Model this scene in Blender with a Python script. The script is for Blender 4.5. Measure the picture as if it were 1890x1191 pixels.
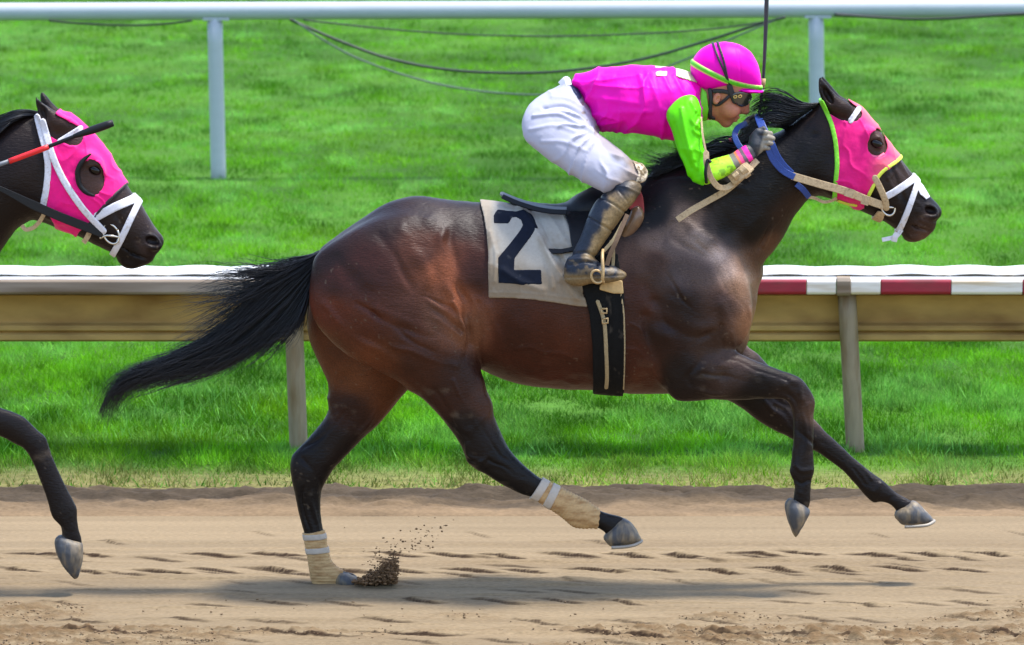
import bpy, math, random
import numpy as np
from mathutils import Vector

scene = bpy.context.scene
for o in list(bpy.data.objects):
    bpy.data.objects.remove(o, do_unlink=True)

# ------------------------------------------------------------------ camera
FPX = 10670.0            # focal length in photo pixels (photo is 1890 wide)
YH = 22.0                # distance of the leading horse's middle plane
PITCH = math.atan(1261.0 / FPX)
CP, SP = math.cos(PITCH), math.sin(PITCH)


def ray(u, v):
    dx = (u - 945.0) / FPX
    dy = (595.5 - v) / FPX
    return dx, CP + dy * SP, -SP + dy * CP


_r = ray(945, 1080)
CAMH = -_r[2] * (YH + 0.1) / _r[1]


def P(u, v, Y=YH):
    """photo position + real distance -> (x, z) in the upright plane at that distance"""
    dx, dy, dz = ray(u, v)
    t = Y / dy
    return t * dx, CAMH + t * dz


def P3(u, v, dy=0.0):
    x, z = P(u, v, YH + dy)
    return (x, YH + dy, z)


def ground_Y(v):
    d = ray(945, v)
    return -CAMH / d[2] * d[1]


cam = bpy.data.cameras.new('camera')
cam.sensor_width = 36.0
cam.lens = 36.0 * FPX / 1890.0
cam.clip_start = 0.5
cam.clip_end = 2000
cam.dof.use_dof = True
cam.dof.focus_distance = YH / CP - 0.1
cam.dof.aperture_fstop = 7.5
camo = bpy.data.objects.new('camera', cam)
camo.location = (0, 0, CAMH)
camo.rotation_euler = (math.pi / 2 - PITCH, 0, 0)
scene.collection.objects.link(camo)
scene.camera = camo

# ------------------------------------------------------------------ sky, sun, exposure
sun_dir = Vector((0.32, 0.05, 0.95)).normalized()
SUN_EL = math.asin(sun_dir.z)
SUN_AZ = math.atan2(sun_dir.x, sun_dir.y)
world = bpy.data.worlds.new('World')
scene.world = world
world.use_nodes = True
wn = world.node_tree.nodes
wl = world.node_tree.links
wn.clear()
sky = wn.new('ShaderNodeTexSky')
sky.sky_type = 'NISHITA'
sky.sun_disc = False
sky.sun_elevation = SUN_EL
sky.sun_rotation = SUN_AZ
sky.dust_density = 1.2
sky.air_density = 1.0
bg = wn.new('ShaderNodeBackground')
bg.inputs['Strength'].default_value = 0.15
wo = wn.new('ShaderNodeOutputWorld')
wl.new(sky.outputs[0], bg.inputs[0])
wl.new(bg.outputs[0], wo.inputs[0])
sl = bpy.data.lights.new('sun', 'SUN')
sl.energy = 2.35
sl.angle = math.radians(8)
sl.color = (1.0, 0.965, 0.91)
so = bpy.data.objects.new('sun', sl)
so.rotation_euler = (-sun_dir).to_track_quat('-Z', 'Y').to_euler()
so.location = (5, 10, 20)
scene.collection.objects.link(so)
scene.view_settings.view_transform = 'Standard'
scene.view_settings.look = 'None'
scene.view_settings.gamma = 1.0
scene.view_settings.use_curve_mapping = False
scene.view_settings.exposure = 1.5
scene.cycles.max_bounces = 6

# ------------------------------------------------------------------ numpy helpers
RNG = np.random.default_rng(7)
random.seed(7)
_perm = RNG.permutation(4096).astype(np.int64)
_vals = RNG.random(4096).astype(np.float32)


def vnoise(*co):
    """value noise in -1..1 on arrays of 1 to 3 coordinates"""
    n = len(co)
    ii = [np.floor(c).astype(np.int64) for c in co]
    ff = [(c - i) for c, i in zip(co, ii)]
    ff = [f * f * (3 - 2 * f) for f in ff]
    out = 0
    for corner in range(2 ** n):
        w = 1.0
        h = 0
        for a in range(n):
            b = (corner >> a) & 1
            h = _perm[(h + ii[a] + b) & 4095]
            w = w * (ff[a] if b else 1 - ff[a])
        out = out + w * _vals[h]
    return out * 2 - 1


def ridged(*co):
    return 1 - np.abs(vnoise(*co))


def fbm(*co, octaves=4, gain=0.5):
    a, s, out = 1.0, 0.0, 0
    c = [np.asarray(k, dtype=np.float64) for k in co]
    for o in range(octaves):
        out = out + a * vnoise(*[k + 17.3 * o for k in c])
        s += a
        a *= gain
        c = [k * 2.03 for k in c]
    return out / s


def srgb(r, g, b):
    f = lambda c: (c / 255 / 12.92) if c / 255 <= 0.04045 else ((c / 255 + 0.055) / 1.055) ** 2.4
    return (f(r), f(g), f(b))


def sstep(a, b, x):
    t = np.clip((x - a) / (b - a), 0, 1)
    return t * t * (3 - 2 * t)


# ------------------------------------------------------------------ objects
def new_mesh_object(name, verts, faces, mat, parent=None, smooth=True, colors=None):
    """verts in world space; faces an (n,3)/(n,4) array or a list of lists"""
    verts = np.asarray(verts, dtype=np.float64).reshape(-1, 3)
    if parent is not None:
        p = parent
        while p is not None:
            verts = verts - np.array(p.location)
            p = p.parent
    me = bpy.data.meshes.new(name)
    if isinstance(faces, np.ndarray):
        n, k = faces.shape
        me.vertices.add(len(verts))
        me.vertices.foreach_set('co', verts.astype(np.float32).ravel())
        me.loops.add(n * k)
        me.loops.foreach_set('vertex_index', faces.astype(np.int32).ravel())
        me.polygons.add(n)
        me.polygons.foreach_set('loop_start', (np.arange(n) * k).astype(np.int32))
        me.polygons.foreach_set('loop_total', np.full(n, k, dtype=np.int32))
        me.update(calc_edges=True)
        me.validate()
    else:
        me.from_pydata([tuple(v) for v in verts], [], [tuple(int(i) for i in f) for f in faces])
    if smooth:
        me.polygons.foreach_set('use_smooth', np.ones(len(me.polygons), dtype=bool))
    if colors is not None:
        ca = me.color_attributes.new('Col', 'FLOAT_COLOR', 'POINT')
        c4 = np.ones((len(me.vertices), 4), dtype=np.float32)
        c4[:, :3] = colors
        ca.data.foreach_set('color', c4.ravel())
    if mat is not None:
        me.materials.append(mat)
    o = bpy.data.objects.new(name, me)
    scene.collection.objects.link(o)
    if parent is not None:
        o.parent = parent
    return o


def thing(name, label, cat, loc=(0, 0, 0), group=None):
    o = bpy.data.objects.new(name, None)
    o.location = loc
    o.empty_display_size = 0.1
    scene.collection.objects.link(o)
    return tag(o, label, cat, group)


def tag(o, label=None, cat=None, group=None, kind=None):
    if label:
        o['label'] = label
    if cat:
        o['category'] = cat
    if group:
        o['group'] = group
    if kind:
        o['kind'] = kind
    return o


# ------------------------------------------------------------------ materials
def mat(name, color=(0.5, 0.5, 0.5), rough=0.5, attr=False, noise=0.0, nscale=(30, 30, 30), bump=0.0,
        bscale=60.0, bdist=0.004, spec=0.5, metal=0.0, coat=0.0, coat_rough=0.2, sheen=0.0, color2=None, trans=0.0,
        bstretch=(1, 1, 1), sss=0.0, wave=None, detail=4.0, cramp=(0.42, 0.62)):
    m = bpy.data.materials.new(name)
    m.use_nodes = True
    nt = m.node_tree
    nd, lk = nt.nodes, nt.links
    b = nd['Principled BSDF']
    b.inputs['Roughness'].default_value = rough
    b.inputs['Specular IOR Level'].default_value = spec
    b.inputs['Metallic'].default_value = metal
    b.inputs['Coat Weight'].default_value = coat
    b.inputs['Coat Roughness'].default_value = coat_rough
    b.inputs['Sheen Weight'].default_value = sheen
    b.inputs['Base Color'].default_value = (*color, 1)
    if sss:
        b.inputs['Subsurface Weight'].default_value = sss
        b.inputs['Subsurface Radius'].default_value = (0.01, 0.004, 0.002)
    if trans:
        b.inputs['Transmission Weight'].default_value = trans
    tc = nd.new('ShaderNodeTexCoord')
    src = None
    if attr:
        at = nd.new('ShaderNodeVertexColor')
        at.layer_name = 'Col'
        src = at.outputs[0]
    if noise or color2 is not None:
        mp = nd.new('ShaderNodeMapping')
        mp.inputs['Scale'].default_value = nscale
        lk.new(tc.outputs['Object'], mp.inputs[0])
        nz = nd.new('ShaderNodeTexNoise')
        nz.inputs['Scale'].default_value = 1.0
        nz.inputs['Detail'].default_value = detail
        lk.new(mp.outputs[0], nz.inputs['Vector'])
        if color2 is not None:
            rp = nd.new('ShaderNodeValToRGB')
            rp.color_ramp.elements[0].position = cramp[0]
            rp.color_ramp.elements[1].position = cramp[1]
            mx = nd.new('ShaderNodeMix')
            mx.data_type = 'RGBA'
            lk.new(nz.outputs[0], rp.inputs[0])
            lk.new(rp.outputs[0], mx.inputs[0])
            if src is not None:
                lk.new(src, mx.inputs[6])
            else:
                mx.inputs[6].default_value = (*color, 1)
            mx.inputs[7].default_value = (*color2, 1)
            src = mx.outputs[2]
        if noise:
            nz2 = nd.new('ShaderNodeTexNoise')
            nz2.inputs['Scale'].default_value = 2.3
            nz2.inputs['Detail'].default_value = detail
            lk.new(mp.outputs[0], nz2.inputs['Vector'])
            mr = nd.new('ShaderNodeMapRange')
            mr.inputs[1].default_value = 0.25
            mr.inputs[2].default_value = 0.75
            mr.inputs[3].default_value = 1 - noise
            mr.inputs[4].default_value = 1 + noise
            lk.new(nz2.outputs[0], mr.inputs[0])
            vm = nd.new('ShaderNodeVectorMath')
            vm.operation = 'SCALE'
            if src is not None:
                lk.new(src, vm.inputs[0])
            else:
                vm.inputs[0].default_value = color
            lk.new(mr.outputs[0], vm.inputs['Scale'])
            src = vm.outputs[0]
    if src is not None:
        lk.new(src, b.inputs['Base Color'])
    if bump:
        mp2 = nd.new('ShaderNodeMapping')
        mp2.inputs['Scale'].default_value = tuple(bscale * s for s in bstretch)
        lk.new(tc.outputs['Object'], mp2.inputs[0])
        if wave:
            nb = nd.new('ShaderNodeTexWave')
            nb.inputs['Scale'].default_value = 1.0
            nb.inputs['Distortion'].default_value = wave
            nb.inputs['Detail'].default_value = 2
        else:
            nb = nd.new('ShaderNodeTexNoise')
            nb.inputs['Scale'].default_value = 1.0
            nb.inputs['Detail'].default_value = 5
        lk.new(mp2.outputs[0], nb.inputs['Vector'])
        bp = nd.new('ShaderNodeBump')
        bp.inputs['Strength'].default_value = bump
        bp.inputs['Distance'].default_value = bdist
        lk.new(nb.outputs[0], bp.inputs['Height'])
        lk.new(bp.outputs[0], b.inputs['Normal'])
    return m


# ------------------------------------------------------------------ implicit-surface modelling
def spline(pts, closed=True, sub=5):
    p = np.asarray(pts, dtype=np.float64)
    n = len(p)
    out = []
    rng = range(n) if closed else range(n - 1)
    for i in rng:
        if closed:
            a, b, c, d = p[(i - 1) % n], p[i], p[(i + 1) % n], p[(i + 2) % n]
        else:
            a, b, c, d = p[max(i - 1, 0)], p[i], p[i + 1], p[min(i + 2, n - 1)]
        for s in range(sub):
            t = s / sub
            # centripetal-ish: tension softened Catmull-Rom
            m1, m2 = (c - a) * 0.42, (d - b) * 0.42
            t2, t3 = t * t, t * t * t
            out.append((2 * t3 - 3 * t2 + 1) * b + (t3 - 2 * t2 + t) * m1 + (-2 * t3 + 3 * t2) * c + (t3 - t2) * m2)
    if not closed:
        out.append(p[-1])
    return np.array(out)


def seg_dist(X, Z, poly, closed=True):
    d = np.full(X.shape, 1e9)
    n = len(poly)
    for i in range(n if closed else n - 1):
        ax, az = poly[i]
        bx, bz = poly[(i + 1) % n]
        ex, ez = bx - ax, bz - az
        L = ex * ex + ez * ez + 1e-12
        t = np.clip(((X - ax) * ex + (Z - az) * ez) / L, 0, 1)
        d = np.minimum(d, (X - ax - t * ex) ** 2 + (Z - az - t * ez) ** 2)
    return np.sqrt(d)


def inside(X, Z, poly):
    c = np.zeros(X.shape, dtype=bool)
    n = len(poly)
    for i in range(n):
        x0, z0 = poly[i]
        x1, z1 = poly[(i + 1) % n]
        if z0 == z1:
            continue
        k = (z0 > Z) != (z1 > Z)
        c ^= k & (X < (x1 - x0) * (Z - z0) / (z1 - z0) + x0)
    return c


def poly_sdf(X, Z, poly):
    d = seg_dist(X, Z, poly)
    return np.where(inside(X, Z, poly), -d, d)


def world_poly(pts, dy=0.0, smooth=True, closed=True, sub=5):
    q = spline(pts, closed, sub) if smooth else np.asarray(pts, float)
    return np.array([P(u, v, YH + dy) for u, v in q])


class Inflate:
    """a closed outline given depth: cross-sections are smooth ovals as thick as the outline is locally wide"""

    def __init__(self, pts, T, yc=0.0, h=0.004, tx=None, ygrad=None, power=1.0, smooth=True):
        ycm = yc if np.isscalar(yc) else 0.5 * (yc[0][1] + yc[-1][1])
        self.poly = poly = world_poly(pts, ycm, smooth)
        self.T, self.yc, self.tx = T, yc, tx
        lo, hi = poly.min(0) - 0.09, poly.max(0) + 0.09
        nx, nz = int((hi[0] - lo[0]) / h) + 2, int((hi[1] - lo[1]) / h) + 2
        self.lo, self.h = lo, h
        X, Z = np.meshgrid(lo[0] + np.arange(nx) * h, lo[1] + np.arange(nz) * h, indexing='ij')
        sd = poly_sdf(X, Z, poly)
        ins = sd < 0
        u = np.where(ins, -sd * max(-sd.min(), 1e-3), 0.0)
        w = max(-sd.min() / h, 3)
        om = 2 / (1 + math.sin(math.pi / (2.2 * w + 2)))
        ci, cj = np.meshgrid(np.arange(nx), np.arange(nz), indexing='ij')
        red = ins & ((ci + cj) % 2 == 0)
        blk = ins & ((ci + cj) % 2 == 1)
        idx = []
        for msk in (red, blk):
            i, j = np.nonzero(msk)
            idx.append(i * nz + j)
        uf = u.ravel()
        for it in range(int(40 + 4 * w)):
            for k in idx:
                g = 0.25 * (uf[k - 1] + uf[k + 1] + uf[k - nz] + uf[k + nz] + h * h)
                uf[k] += om * (g - uf[k])
        u = uf.reshape(nx, nz)
        umax = u.max()
        u = u / umax
        if power != 1.0:
            u = np.where(ins, np.maximum(u, 0) ** power, u)
        s = 2.0 / max(-sd.min(), 0.01)
        u = np.where(ins, u, -s * sd)
        for _ in range(2):
            v = u.copy()
            v[1:-1, 1:-1] = (u[1:-1, 1:-1] * 4 + u[:-2, 1:-1] + u[2:, 1:-1] + u[1:-1, :-2] + u[1:-1, 2:]) / 8
            u = v
        self.u = u
        self.ux, self.uz = np.gradient(u, h)
        self.hi = hi
        if np.isscalar(yc):
            self.ylo, self.yhi = YH + yc - T, YH + yc + T
        else:
            vs = [k[1] for k in yc]
            self.ylo, self.yhi = YH + min(vs) - T, YH + max(vs) + T

    def box(self, m):
        return (self.lo[0] + 0.09 - m, self.ylo - m, self.lo[1] + 0.09 - m), (self.hi[0] - 0.09 + m, self.yhi + m, self.hi[1] - 0.09 + m)

    def samp(self, arr, xs, zs):
        fx = np.clip((xs - self.lo[0]) / self.h, 0, arr.shape[0] - 1.001)
        fz = np.clip((zs - self.lo[1]) / self.h, 0, arr.shape[1] - 1.001)
        i, j = fx.astype(int), fz.astype(int)
        a, b = (fx - i)[:, None], (fz - j)[None, :]
        return (arr[np.ix_(i, j)] * (1 - a) * (1 - b) + arr[np.ix_(i + 1, j)] * a * (1 - b)
                + arr[np.ix_(i, j + 1)] * (1 - a) * b + arr[np.ix_(i + 1, j + 1)] * a * b)

    def dist(self, xs, ys, zs):
        u, ux, uz = self.samp(self.u, xs, zs), self.samp(self.ux, xs, zs), self.samp(self.uz, xs, zs)
        T = np.full_like(u, self.T)
        if self.tx is not None:
            px = [P(k[0], 600)[0] for k in self.tx]
            T = T * np.interp(xs, px, [k[1] for k in self.tx])[:, None]
        if np.isscalar(self.yc):
            yc = np.full_like(u, YH + self.yc)
        else:
            pz = [P(945, k[0])[1] for k in self.yc]
            o = np.argsort(pz)
            yc = np.broadcast_to(YH + np.interp(zs, np.array(pz)[o], np.array([k[1] for k in self.yc])[o])[None, :], u.shape)
        T2 = (T * T)
        dy = ys[None, :, None] - yc[:, None, :]
        Fv = dy * dy - (T2 * u)[:, None, :]
        g2 = 4 * dy * dy + (T2 * T2 * (ux * ux + uz * uz))[:, None, :] + (0.12 * T2)[:, None, :]
        return (Fv / np.sqrt(g2)).astype(np.float32)


class Capsule:
    def __init__(self, a, b, r0, r1):
        self.a, self.b, self.r0, self.r1 = np.array(a, float), np.array(b, float), r0, r1

    def box(self, m):
        r = max(self.r0, self.r1) + m
        return tuple(np.minimum(self.a, self.b) - r), tuple(np.maximum(self.a, self.b) + r)

    def dist(self, xs, ys, zs):
        e = self.b - self.a
        L = (e * e).sum() + 1e-12
        X, Y, Z = xs[:, None, None] - self.a[0], ys[None, :, None] - self.a[1], zs[None, None, :] - self.a[2]
        t = np.clip((X * e[0] + Y * e[1] + Z * e[2]) / L, 0, 1)
        d = np.sqrt((X - t * e[0]) ** 2 + (Y - t * e[1]) ** 2 + (Z - t * e[2]) ** 2)
        return (d - (self.r0 + (self.r1 - self.r0) * t)).astype(np.float32)


class Ellipsoid:
    def __init__(self, c, r, rot=0.0, yaw=0.0):
        self.c, self.r, self.rot, self.yaw = np.array(c, float), np.array(r, float), rot, yaw

    def box(self, m):
        r = self.r.max() + m
        return tuple(self.c - r), tuple(self.c + r)

    def dist(self, xs, ys, zs):
        X, Y, Z = xs[:, None, None] - self.c[0], ys[None, :, None] - self.c[1], zs[None, None, :] - self.c[2]
        c, s = math.cos(self.rot), math.sin(self.rot)
        a, b = (X * c + Z * s), (-X * s + Z * c)
        cy, sy = math.cos(self.yaw), math.sin(self.yaw)
        a, Yr = a * cy + Y * sy, -a * sy + Y * cy
        k0 = np.sqrt((a / self.r[0]) ** 2 + (Yr / self.r[1]) ** 2 + (b / self.r[2]) ** 2)
        k1 = np.sqrt((a / self.r[0] ** 2) ** 2 + (Yr / self.r[1] ** 2) ** 2 + (b / self.r[2] ** 2) ** 2) + 1e-9
        return (k0 * (k0 - 1) / k1).astype(np.float32)


def axes(lo, hi, h):
    return [lo[a] + np.arange(int(math.ceil((hi[a] - lo[a]) / h)) + 1) * h for a in range(3)]


def field(parts, lo, hi, h):
    """parts: (primitive, blend radius[, 's' to carve])"""
    ax = axes(lo, hi, h)
    D = np.full([len(a) for a in ax], 0.3, dtype=np.float32)
    for p in parts:
        prim, r, op = p[0], p[1], (p[2] if len(p) > 2 else 'u')
        blo, bhi = prim.box(r + 0.03)
        sl_ = []
        for a in range(3):
            i0 = max(int(math.floor((blo[a] - lo[a]) / h)), 0)
            i1 = min(int(math.ceil((bhi[a] - lo[a]) / h)) + 1, len(ax[a]))
            sl_.append(slice(i0, i1))
        if any(s.start >= s.stop for s in sl_):
            continue
        sl_ = tuple(sl_)
        d = prim.dist(ax[0][sl_[0]], ax[1][sl_[1]], ax[2][sl_[2]])
        B = D[sl_]
        if op == 'u':
            hh = np.maximum(r - np.abs(B - d), 0) / max(r, 1e-6)
            D[sl_] = np.minimum(B, d) - hh * hh * r * 0.25
        else:
            d = -d
            hh = np.maximum(r - np.abs(B - d), 0) / max(r, 1e-6)
            D[sl_] = np.maximum(B, d) + hh * hh * r * 0.25
    return D, ax


def bounds(parts, m=0.03):
    lo = np.min([p[0].box(m)[0] for p in parts if len(p) < 3 or p[2] == 'u'], axis=0)
    hi = np.max([p[0].box(m)[1] for p in parts if len(p) < 3 or p[2] == 'u'], axis=0)
    return lo, hi


def surface(D, ax, smooth=2):
    """surface nets: quads round every lattice edge whose ends differ in sign"""
    h = ax[0][1] - ax[0][0]
    S = D < 0
    S[0], S[-1], S[:, 0], S[:, -1], S[:, :, 0], S[:, :, -1] = False, False, False, False, False, False
    D = np.where(S, np.minimum(D, -1e-6), np.maximum(D, 1e-6))
    n = S.shape
    acc = np.zeros((n[0] - 1, n[1] - 1, n[2] - 1), dtype=np.int8)
    for i in (0, 1):
        for j in (0, 1):
            for k in (0, 1):
                acc += S[i:n[0] - 1 + i, j:n[1] - 1 + j, k:n[2] - 1 + k]
    I, J, K = np.nonzero((acc > 0) & (acc < 8))
    cid = np.full(acc.shape, -1, dtype=np.int64)
    cid[I, J, K] = np.arange(len(I))
    pos = np.zeros((len(I), 3))
    cnt = np.zeros(len(I))
    cor = [(i, j, k) for i in (0, 1) for j in (0, 1) for k in (0, 1)]
    val = {c: D[I + c[0], J + c[1], K + c[2]].astype(np.float64) for c in cor}
    for a in cor:
        for d in range(3):
            if a[d] == 0:
                b = list(a)
                b[d] = 1
                b = tuple(b)
                va, vb = val[a], val[b]
                m = (va < 0) != (vb < 0)
                t = np.where(m, va / np.where(m, va - vb, 1), 0)
                q = np.array(a, float)[None, :].repeat(len(I), 0)
                q[:, d] += t
                pos[m] += q[m]
                cnt[m] += 1
    pos /= cnt[:, None]
    V = np.stack([ax[0][0] + (I + pos[:, 0]) * h, ax[1][0] + (J + pos[:, 1]) * h, ax[2][0] + (K + pos[:, 2]) * h], 1)
    Q = []
    for d in range(3):
        a1, a2 = (d + 1) % 3, (d + 2) % 3
        sl0 = [slice(1, -1)] * 3
        sl1 = [slice(1, -1)] * 3
        sl0[d], sl1[d] = slice(0, -1), slice(1, None)
        A, B = S[tuple(sl0)], S[tuple(sl1)]
        idx = np.argwhere(A != B)
        flip = A[tuple(idx.T)]
        off = np.ones(3, dtype=int)
        off[d] = 0
        idx = idx + off
        def c(o1, o2):
            q = idx.copy()
            q[:, a1] += o1
            q[:, a2] += o2
            return cid[q[:, 0], q[:, 1], q[:, 2]]
        q = np.stack([c(-1, -1), c(0, -1), c(0, 0), c(-1, 0)], 1)
        q[~flip] = q[~flip][:, ::-1]
        Q.append(q)
    Q = np.concatenate(Q)
    return smooth_mesh(V, Q, smooth), Q


def smooth_mesh(V, Q, it, lam=0.5, mu=-0.52):
    k = Q.shape[1]
    a = np.concatenate([Q[:, i] for i in range(k)])
    b = np.concatenate([Q[:, (i + 1) % k] for i in range(k)])
    deg = np.bincount(a, minlength=len(V)) + np.bincount(b, minlength=len(V))
    for s in range(it * 2):
        w = lam if s % 2 == 0 else mu
        L = np.stack([(np.bincount(a, V[b, c], len(V)) + np.bincount(b, V[a, c], len(V))) / np.maximum(deg, 1) for c in range(3)], 1) - V
        V = V + w * L
    return V


def normals(V, Q):
    e = np.cross(V[Q[:, 2]] - V[Q[:, 0]], V[Q[:, -1]] - V[Q[:, 1]])
    N = np.stack([sum(np.bincount(Q[:, i], e[:, c], len(V)) for i in range(Q.shape[1])) for c in range(3)], 1)
    return N / (np.linalg.norm(N, axis=1)[:, None] + 1e-12)


def to_px(V):
    """where a point of the place lies in the photograph (used to look up coat colours and muscle lines of the same animal)"""
    y, z = V[:, 1], V[:, 2] - CAMH
    f = y * CP - z * SP
    up = y * SP + z * CP
    return 945 + FPX * V[:, 0] / f, 595.5 - FPX * up / f


def build(name, parts, h, material, parent, smooth=2, lo=None, hi=None, post=None, colors=None, region=None, offset=0.0, yr=None):
    """solid from parts; with region/offset: the layer that hugs those parts inside a 2-D outline (cloth, straps, bandages)"""
    if lo is None:
        lo, hi = bounds(parts)
    if region is not None:
        lo = np.array(lo, float)
        hi = np.array(hi, float)
        if isinstance(region, tuple):
            pl = region[0]
            m = region[1] + 0.01
        else:
            pl = region
            m = 0.01
        rl, rh = pl.min(0) - m, pl.max(0) + m
        lo[0], lo[2] = max(lo[0], rl[0]), max(lo[2], rl[1])
        hi[0], hi[2] = min(hi[0], rh[0]), min(hi[2], rh[1])
        if yr is not None:
            lo[1], hi[1] = YH + yr[0], YH + yr[1]
    D, ax = field(parts, lo, hi, h)
    if offset:
        D = D - offset
    if region is not None:
        X, Z = np.meshgrid(ax[0], ax[2], indexing='ij')
        if isinstance(region, tuple):
            s = seg_dist(X, Z, region[0], closed=False) - region[1]
        else:
            s = poly_sdf(X, Z, region)
        D = np.maximum(D, s[:, None, :].astype(np.float32))
    V, Q = surface(D, ax, smooth)
    N = normals(V, Q)
    if post is not None:
        V = V + N * post(V, N)[:, None]
        N = normals(V, Q)
    col = colors(V, N) if colors is not None else None
    return new_mesh_object(name, V, Q, material, parent, True, col)


def strap_region(pts, w, dy=0.0, sub=5):
    return (world_poly(pts, dy, True, False, sub), w)


# ------------------------------------------------------------------ tubes, ribbons, boxes
def tubes(paths, radii, sides=3):
    """paths: list of (n,3) arrays; radii: list of (n,) arrays -> verts, quads"""
    VV, QQ, base = [], [], 0
    ang = np.arange(sides) * 2 * math.pi / sides
    for p, r in zip(paths, radii):
        p = np.asarray(p, float)
        n = len(p)
        t = np.gradient(p, axis=0)
        t /= np.linalg.norm(t, axis=1)[:, None] + 1e-9
        ref = np.array([0.0, 1.0, 0.0])
        if abs(t[:, 1]).mean() > 0.8:
            ref = np.array([1.0, 0, 0])
        s = np.cross(t, ref)
        s /= np.linalg.norm(s, axis=1)[:, None] + 1e-9
        b = np.cross(t, s)
        r = np.broadcast_to(np.asarray(r, float), (n,))
        v = p[:, None, :] + r[:, None, None] * (np.cos(ang)[None, :, None] * s[:, None, :] + np.sin(ang)[None, :, None] * b[:, None, :])
        VV.append(v.reshape(-1, 3))
        i = np.arange(n - 1)[:, None] * sides
        j = np.arange(sides)[None, :]
        j2 = (j + 1) % sides
        QQ.append(np.stack([i + j, i + sides + j, i + sides + j2, i + j2], -1).reshape(-1, 4) + base)
        base += n * sides
    return np.concatenate(VV), np.concatenate(QQ)


def tube(name, path, r, material, parent=None, sides=10):
    V, Q = tubes([path], [r], sides)
    n = len(path)
    f = [list(q) for q in Q]
    f.append(list(range(sides))[::1])
    f.append(list(range((n - 1) * sides, n * sides))[::-1])
    return new_mesh_object(name, V, f, material, parent)


def curve3(pts, sub=6):
    return spline([P3(*p) for p in pts], closed=False, sub=sub)


def ribbon(name, path, width, thick, material, parent=None, up=None):
    """flat strap: rectangular section swept along a path, wide face towards -Y unless up is given"""
    p = np.asarray(path, float)
    n = len(p)
    t = np.gradient(p, axis=0)
    t /= np.linalg.norm(t, axis=1)[:, None] + 1e-9
    nrm = np.array([0, -1.0, 0.12]) if up is None else np.array(up, float)
    s = np.cross(t, nrm)
    s /= np.linalg.norm(s, axis=1)[:, None] + 1e-9
    b = np.cross(s, t)
    w = np.broadcast_to(np.asarray(width, float), (n,))[:, None] / 2
    e = thick / 2
    prof = [(-1, -.6), (-.85, -1), (.85, -1), (1, -.6), (1, .6), (.85, 1), (-.85, 1), (-1, .6)]
    V = np.stack([p + s * w * a + b * e * c for a, c in prof], 1).reshape(-1, 3)
    k = len(prof)
    f = []
    for i in range(n - 1):
        for j in range(k):
            j2 = (j + 1) % k
            f.append([i * k + j, i * k + j2, (i + 1) * k + j2, (i + 1) * k + j])
    f.append(list(range(k))[::-1])
    f.append(list(range((n - 1) * k, n * k)))
    return new_mesh_object(name, V, f, material, parent, smooth=False)


def torus_pts(c, ru, rv, n=28, dy=0.0, rot=0.0):
    a = np.linspace(0, 2 * math.pi, n + 1)
    out = []
    for t in a:
        x, z = ru * math.cos(t), rv * math.sin(t)
        out.append((c[0] + x * math.cos(rot) - z * math.sin(rot), c[1], c[2] + x * math.sin(rot) + z * math.cos(rot)))
    return np.array(out)


def lathe_post(name, x, y, z0, z1, r, material, parent, lean=(0, 0), sides=20):
    zs = np.linspace(z0, z1, 8)
    path = np.array([(x + lean[0] * (z1 - z) / (z1 - z0), y + lean[1] * (z1 - z) / (z1 - z0), z) for z in zs])
    return tube(name, path, r, material, parent, sides)

# ================================================================== GROUND
Y_TRACK = ground_Y(953)      # flat sand ends, bank begins
Y_TURF = ground_Y(908)       # bank ends, grass begins
Y_RAIL = ground_Y(846)
Y_FAR = ground_Y(338)
Y_THIRD = ground_Y(6)


def tile_axis(dense0, dense1, step, outer):
    mid = np.arange(dense0, dense1 + step / 2, step)
    left = [dense0 - o for o in outer[::-1]]
    right = [mid[-1] + o for o in outer]
    return np.concatenate([left, mid, right])


def grid_mesh(xs, ys, zf, colf, name, material):
    X, Y = np.meshgrid(xs, ys, indexing='ij')
    Z = zf(X, Y)
    V = np.stack([X, Y, Z], -1).reshape(-1, 3)
    nx, ny = X.shape
    i = np.arange(nx - 1)[:, None] * ny
    j = np.arange(ny - 1)[None, :]
    Q = np.stack([i + j, i + ny + j, i + ny + j + 1, i + j + 1], -1).reshape(-1, 4)
    col = colf(X, Y, Z).reshape(-1, 3)
    o = new_mesh_object(name, V, Q, material, None, True, col)
    tag(o, kind='structure')
    return o


_rows = []
_rr = np.random.default_rng(11)
for v, pitch, amp, length, jit in ((1026, 0.240, 0.012, 0.27, 0.06), (1054, 0.245, 0.012, 0.26, 0.07), (1032, 0.41, 0.007, 0.22, 0.4), (1060, 0.37, 0.007, 0.24, 0.4), (1046, 0.5, 0.006, 0.26, 0.5), (1074, 0.45, 0.004, 0.22, 0.4),
                                   (1092, 0.62, 0.005, 0.28, 0.5), (1113, 0.27, 0.007, 0.25, 0.2), (1146, 0.33, 0.007, 0.26, 0.3), (1171, 0.55, 0.009, 0.55, 0.5),
                                   (1184, 0.30, 0.006, 0.24, 0.4), (1000, 0.9, 0.006, 0.16, 0.6), (986, 1.3, 0.005, 0.12, 0.7)):
    y0 = ground_Y(v)
    for k in range(int(8.0 / pitch)):
        if _rr.random() < (0.06 if v in (1026, 1054) else 0.15):
            continue
        x0 = -4 + (k + _rr.uniform(-jit, jit)) * pitch
        _rows.append((x0, y0 + _rr.normal(0, 0.02), length * _rr.uniform(0.85, 1.25), amp * _rr.uniform(0.8, 1.15), _rr.uniform(0.06, 0.14)))


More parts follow.
